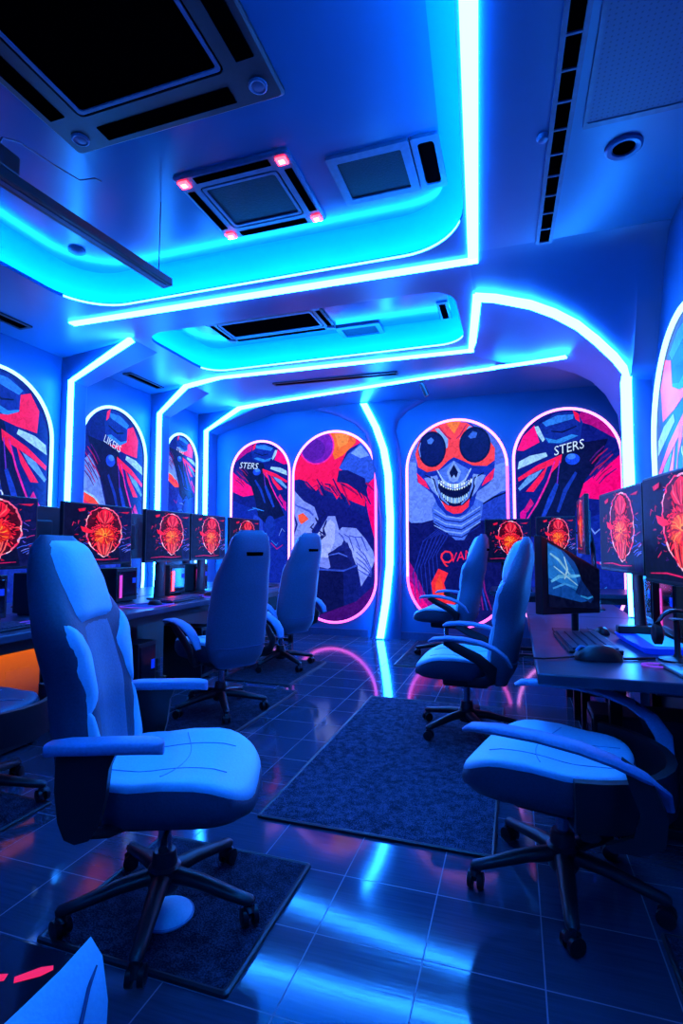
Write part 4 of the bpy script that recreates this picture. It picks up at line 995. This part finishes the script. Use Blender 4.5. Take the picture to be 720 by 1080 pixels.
def mouse(label, loc, rz, s=1.0, group='computer mice'):
    t = thing('mouse', label, 'mouse', loc, rz, group); t.scale = (s, s, s)
    rings = []
    for x, w_, h_ in ((-.06, .012, .012), (-.055, .024, .022), (-.035, .033, .036), (-.005, .034, .042), (.03, .031, .036), (.052, .026, .024), (.062, .014, .012)):
        rings.append([(x, w_ * math.cos(a), max(0, h_ * math.sin(a)) if math.sin(a) >= 0 else 0.0) for a in [2 * PI * k / 20 for k in range(20)]])
    MB().loft(rings).build('shell', M['black'], t, smooth=60)
    MB().tube([(.03, 0, .030), (.045, 0, .034), (.055, 0, .022)], .005, 8).build('scroll_wheel', M['arm'], t, smooth=60)
    MB().tube([(.06, 0, .006), (.10, .01, .004), (.15, .03, .004), (.20, .02, .004)], .0025, 6).build('cable', M['black'], t, smooth=60)
    return t
ms1 = mouse('big dark mouse in front of the near right keyboard', (.335, 2.565, .752), R(190), 1.6)
dup(ms1, (.455, 3.31, .752), R(100), 'smaller mouse beside the glowing blue tray on the right desk', None, (1.0,) * 3)
dup(ms1, (-2.86, 3.72, .756), R(180), 'mouse on the round-edged pad between the left screens', None, (1, 1, 1))
dup(ms1, (-2.86, 4.55, .752), R(180), 'mouse between the keyboards of the third and fourth left screens', None, (1, 1, 1))
def pad(label, cx, cy, sx, sy):
    mb = MB(); r0 = rrect(-sx, sx, -sy, sy, .04, 6); mb.loft([[(x, y, 0) for x, y in r0], [(x, y, .003) for x, y in r0]])
    o = mb.build('mouse_pad', M['pad']); o.location = (cx, cy, .7515)
    b = MB(); r1 = rrect(-sx - .003, sx + .003, -sy - .003, sy + .003, .042, 6); r2 = rrect(-sx + .006, sx - .006, -sy + .006, sy - .006, .036, 6)
    b.loft([[(x, y, 0) for x, y in r1], [(x, y, .0045) for x, y in r1], [(x, y, .0045) for x, y in r2], [(x, y, .002) for x, y in r2]], caps=False).build('glow_edge', M['violet'], o)
    return tag(o, label, 'mouse pad', 'violet-edged mouse pads')
pad('violet-edged mouse pad right of the foreground chair head', -2.90, 3.68, .14, .19)
pad('blue mouse pad on the left desk at the picture edge', -2.9, 2.75, .13, .17)
pad('small mouse pad under the mouse between far left keyboards', -2.88, 4.54, .11, .11)
def tower(label, loc, rz, w_, d_, h_, glow, group, where='front'):
    """computer case; front faces local -y"""
    t = thing('computer_case', label, 'computer case', loc, rz, group)
    MB().box(-w_ / 2, w_ / 2, -d_ / 2, d_ / 2, .015, h_).build('case', M['black'], t, bevel=.006)
    MB().box(-w_ / 2 + .02, w_ / 2 - .02, -d_ / 2 - .006, -d_ / 2 + .002, .05, h_ - .03).build('front_panel', M['gloss'], t, bevel=.004)
    MB().box(-w_ / 2 + .03, -w_ / 2 + .06, -d_ / 2 - .010, -d_ / 2 - .004, h_ * .15, h_ * .8).build('light_bar', glow, t)
    MB().box(w_ / 2 - .07, w_ / 2 - .03, -d_ / 2 - .010, -d_ / 2 - .004, h_ * .55, h_ * .7).build('light_window', M['bluepc'], t)
    for x in (-1, 1):
        MB().box(x * (w_ / 2 - .03) - .012, x * (w_ / 2 - .03) + .012, -d_ / 2 + .03, d_ / 2 - .03, 0, .016).build('foot', M['black'], t)
    return t
for lab, y, g in (('low computer case glowing magenta left of the third left screen', 3.83, M['pink']), ('small dark case with violet light behind the foreground chair head', 3.0, M['violet']),
                  ('small case with orange light below the third and fourth left screens', 4.56, M['redlamp']), ('small case with magenta light below the fourth left screen', 4.98, M['pink']), ('small case with violet bar at the left picture edge', 2.55, M['violet'])):
    tower(lab, (-3.33, y, .75), R(90), .26, .18, .30, g, 'small cases on the left desk')
for lab, y, g in (('small case glowing magenta under the second right screen', 3.30, M['pink']), ('small case with violet light under the right row screens', 3.78, M['violet']), ('small dark case under the nearest right screen', 2.40, M['pink'])):
    tower(lab, (.828, y, .75), R(-90), .30, .09, .32, g, 'small cases on the right desk')
# orange lit case under the left desk
t = thing('computer_case', 'computer case glowing orange under the left desk', 'computer case', (-2.98, 2.45, 0))
MB().box(-.2, .09, -.16, .20, .02, .62).build('case', M['black'], t, bevel=.006); MB().box(.088, .096, -.14, .18, .20, .60).build('glass_panel', M['orange'], t); MB().box(.096, .099, -.06, .10, .28, .5).build('fan_grille', M['orange'], t)
tower('dark computer case under the left desk beyond the foreground chair', (-3.0, 3.55, 0), R(90), .22, .42, .48, M['gloss'], 'dark cases under the desks')
tower('dark computer case under the left desk behind the second chair', (-3.0, 4.42, 0), R(90), .22, .42, .48, M['gloss'], 'dark cases under the desks')
tower('dark computer case under the near right desk', (.55, 2.80, 0), R(-90), .22, .45, .48, M['gloss'], 'dark cases under the desks')

# glowing tray, dark headset stand and cable on the right desk
t = thing('glowing_tray', 'bright blue glowing tray on the near right desk', 'lit tray', (.64, 2.985, .752), R(6))
MB().loft([[(x, y, 0) for x, y in rrect(-.10, .085, -.22, .22, .03, 4)], [(x, y, .012) for x, y in rrect(-.11, .095, -.23, .23, .03, 4)], [(x, y, .03) for x, y in rrect(-.12, .10, -.24, .24, .03, 4)]]).build('tray', M['bluepc'], t, smooth=30)
MB().add([(-.06, -.20, .034), (.09, -.2, .034), (.09, .12, .034), (-.03, .16, .034)], [(0, 1, 2, 3)]).build('lit_surface', M['cyanpc'], t)
MB().box(-.11, .09, .17, .225, .03, .07).build('lid', M['deskedge'], t, bevel=.006)
t = thing('headset_stand', 'black headset on a stand at the right picture edge', 'headset', (.66, 2.65, .751))
MB().lathe([(.075, 0), (.075, .008), (.02, .016), (.012, .03), (.012, .17), (.03, .18)], n=20).build('stand', M['black'], t, smooth=40)
MB().tube([(.075 * math.cos(a), .0, .13 + .085 * math.sin(a)) for a in [PI * k / 12 for k in range(13)]], .012, 10, flat=(1.4, .7)).build('headband', M['black'], t, smooth=60)
for s in (-1, 1): MB().tube([(s * .055, 0, .11), (s * .062, 0, .11), (s * .088, 0, .11), (s * .094, 0, .11)], [.03, .045, .045, .032], 16).build('ear_cup', M['black'], t, smooth=50)
tag(MB().tube([(.44, 2.585, .757), (.48, 2.60, .757), (.53, 2.625, .757), (.57, 2.64, .757)], .006, 8).build('cable', M['black'], smooth=60), 'black cable lying across the near right desk', 'cable')
tag(MB().tube([(.56, 2.50 + .0, .756)] + [(.56 + .07 * math.cos(a), 2.50 + .035 * math.sin(a), .756) for a in [PI * k / 8 for k in range(17)]], .004, 6).build('cable', M['violet'], smooth=60), 'thin violet cable loop near the right desk edge', 'cable')

# low table with a white edge in the bottom left corner
t = thing('side_table', 'black glass topped low table with white curved side, bottom left corner', 'table', (0, 0, 0))
MB().box(-1.5, -.83, .30, .865, .42, .447).build('tabletop', M['gloss'], t, bevel=.003)
rings = []
for k in range(9):
    u = k / 8; y = .30 + (.90 - .30) * u
    top = .45 + .012 * max(0, (u - .8) / .2) ** 2
    x = -.828
    rings.append([(x, y, top), (x + .03, y - .0, top - .03), (x + .055, y - .01 * u, top - .10), (x + .06, y - .02 * u, top - .20), (x + .05, y - .03 * u, top - .30), (x, y - .03 * u, top - .32)])
MB().loft(rings).build('side_panel', M['white'], t, smooth=60)
MB().tube([(-.800, .885, .425), (-.789, .855, .405), (-.776, .825, .37), (-.770, .815, .33), (-.766, .82, .28), (-.764, .825, .24)], .004, 6).build('side_seam', M['seam'], t, smooth=60)
MB().tube([(-1.02, .735, .4475), (-.96, .765, .4475), (-.915, .785, .4475)], [.006, .012, .008], 8, flat=(1, .08)).build('painted_reflection', M['redreflect'], t)  # glowing streak put in as a red reflection on the tabletop
MB().tube([(-.895, .785, .4475), (-.865, .815, .4475), (-.85, .83, .4475)], [.008, .012, .006], 8, flat=(1, .08)).build('painted_reflection', M['redreflect'], t)  # second painted reflection, not a lamp in the table
for x in (-1.42, -.92):
    for y in (.38, .80): MB().tube([(x, y, 0), (x, y, .42)], .02, 10).build('leg', M['blackm'], t, smooth=50)

# the table's red reflections are only the glowing streaks above; no screen casts them
# ------------------------------------------------------------------ real lamps
def area(name, loc, rot, sx, sy, col, power):
    l = bpy.data.lights.new(name, 'AREA'); l.shape = 'RECTANGLE'; l.size = sx; l.size_y = sy; l.color = col; l.energy = power
    o = bpy.data.objects.new(name, l); COL.objects.link(o); o.location = loc; o.rotation_euler = rot
    return o
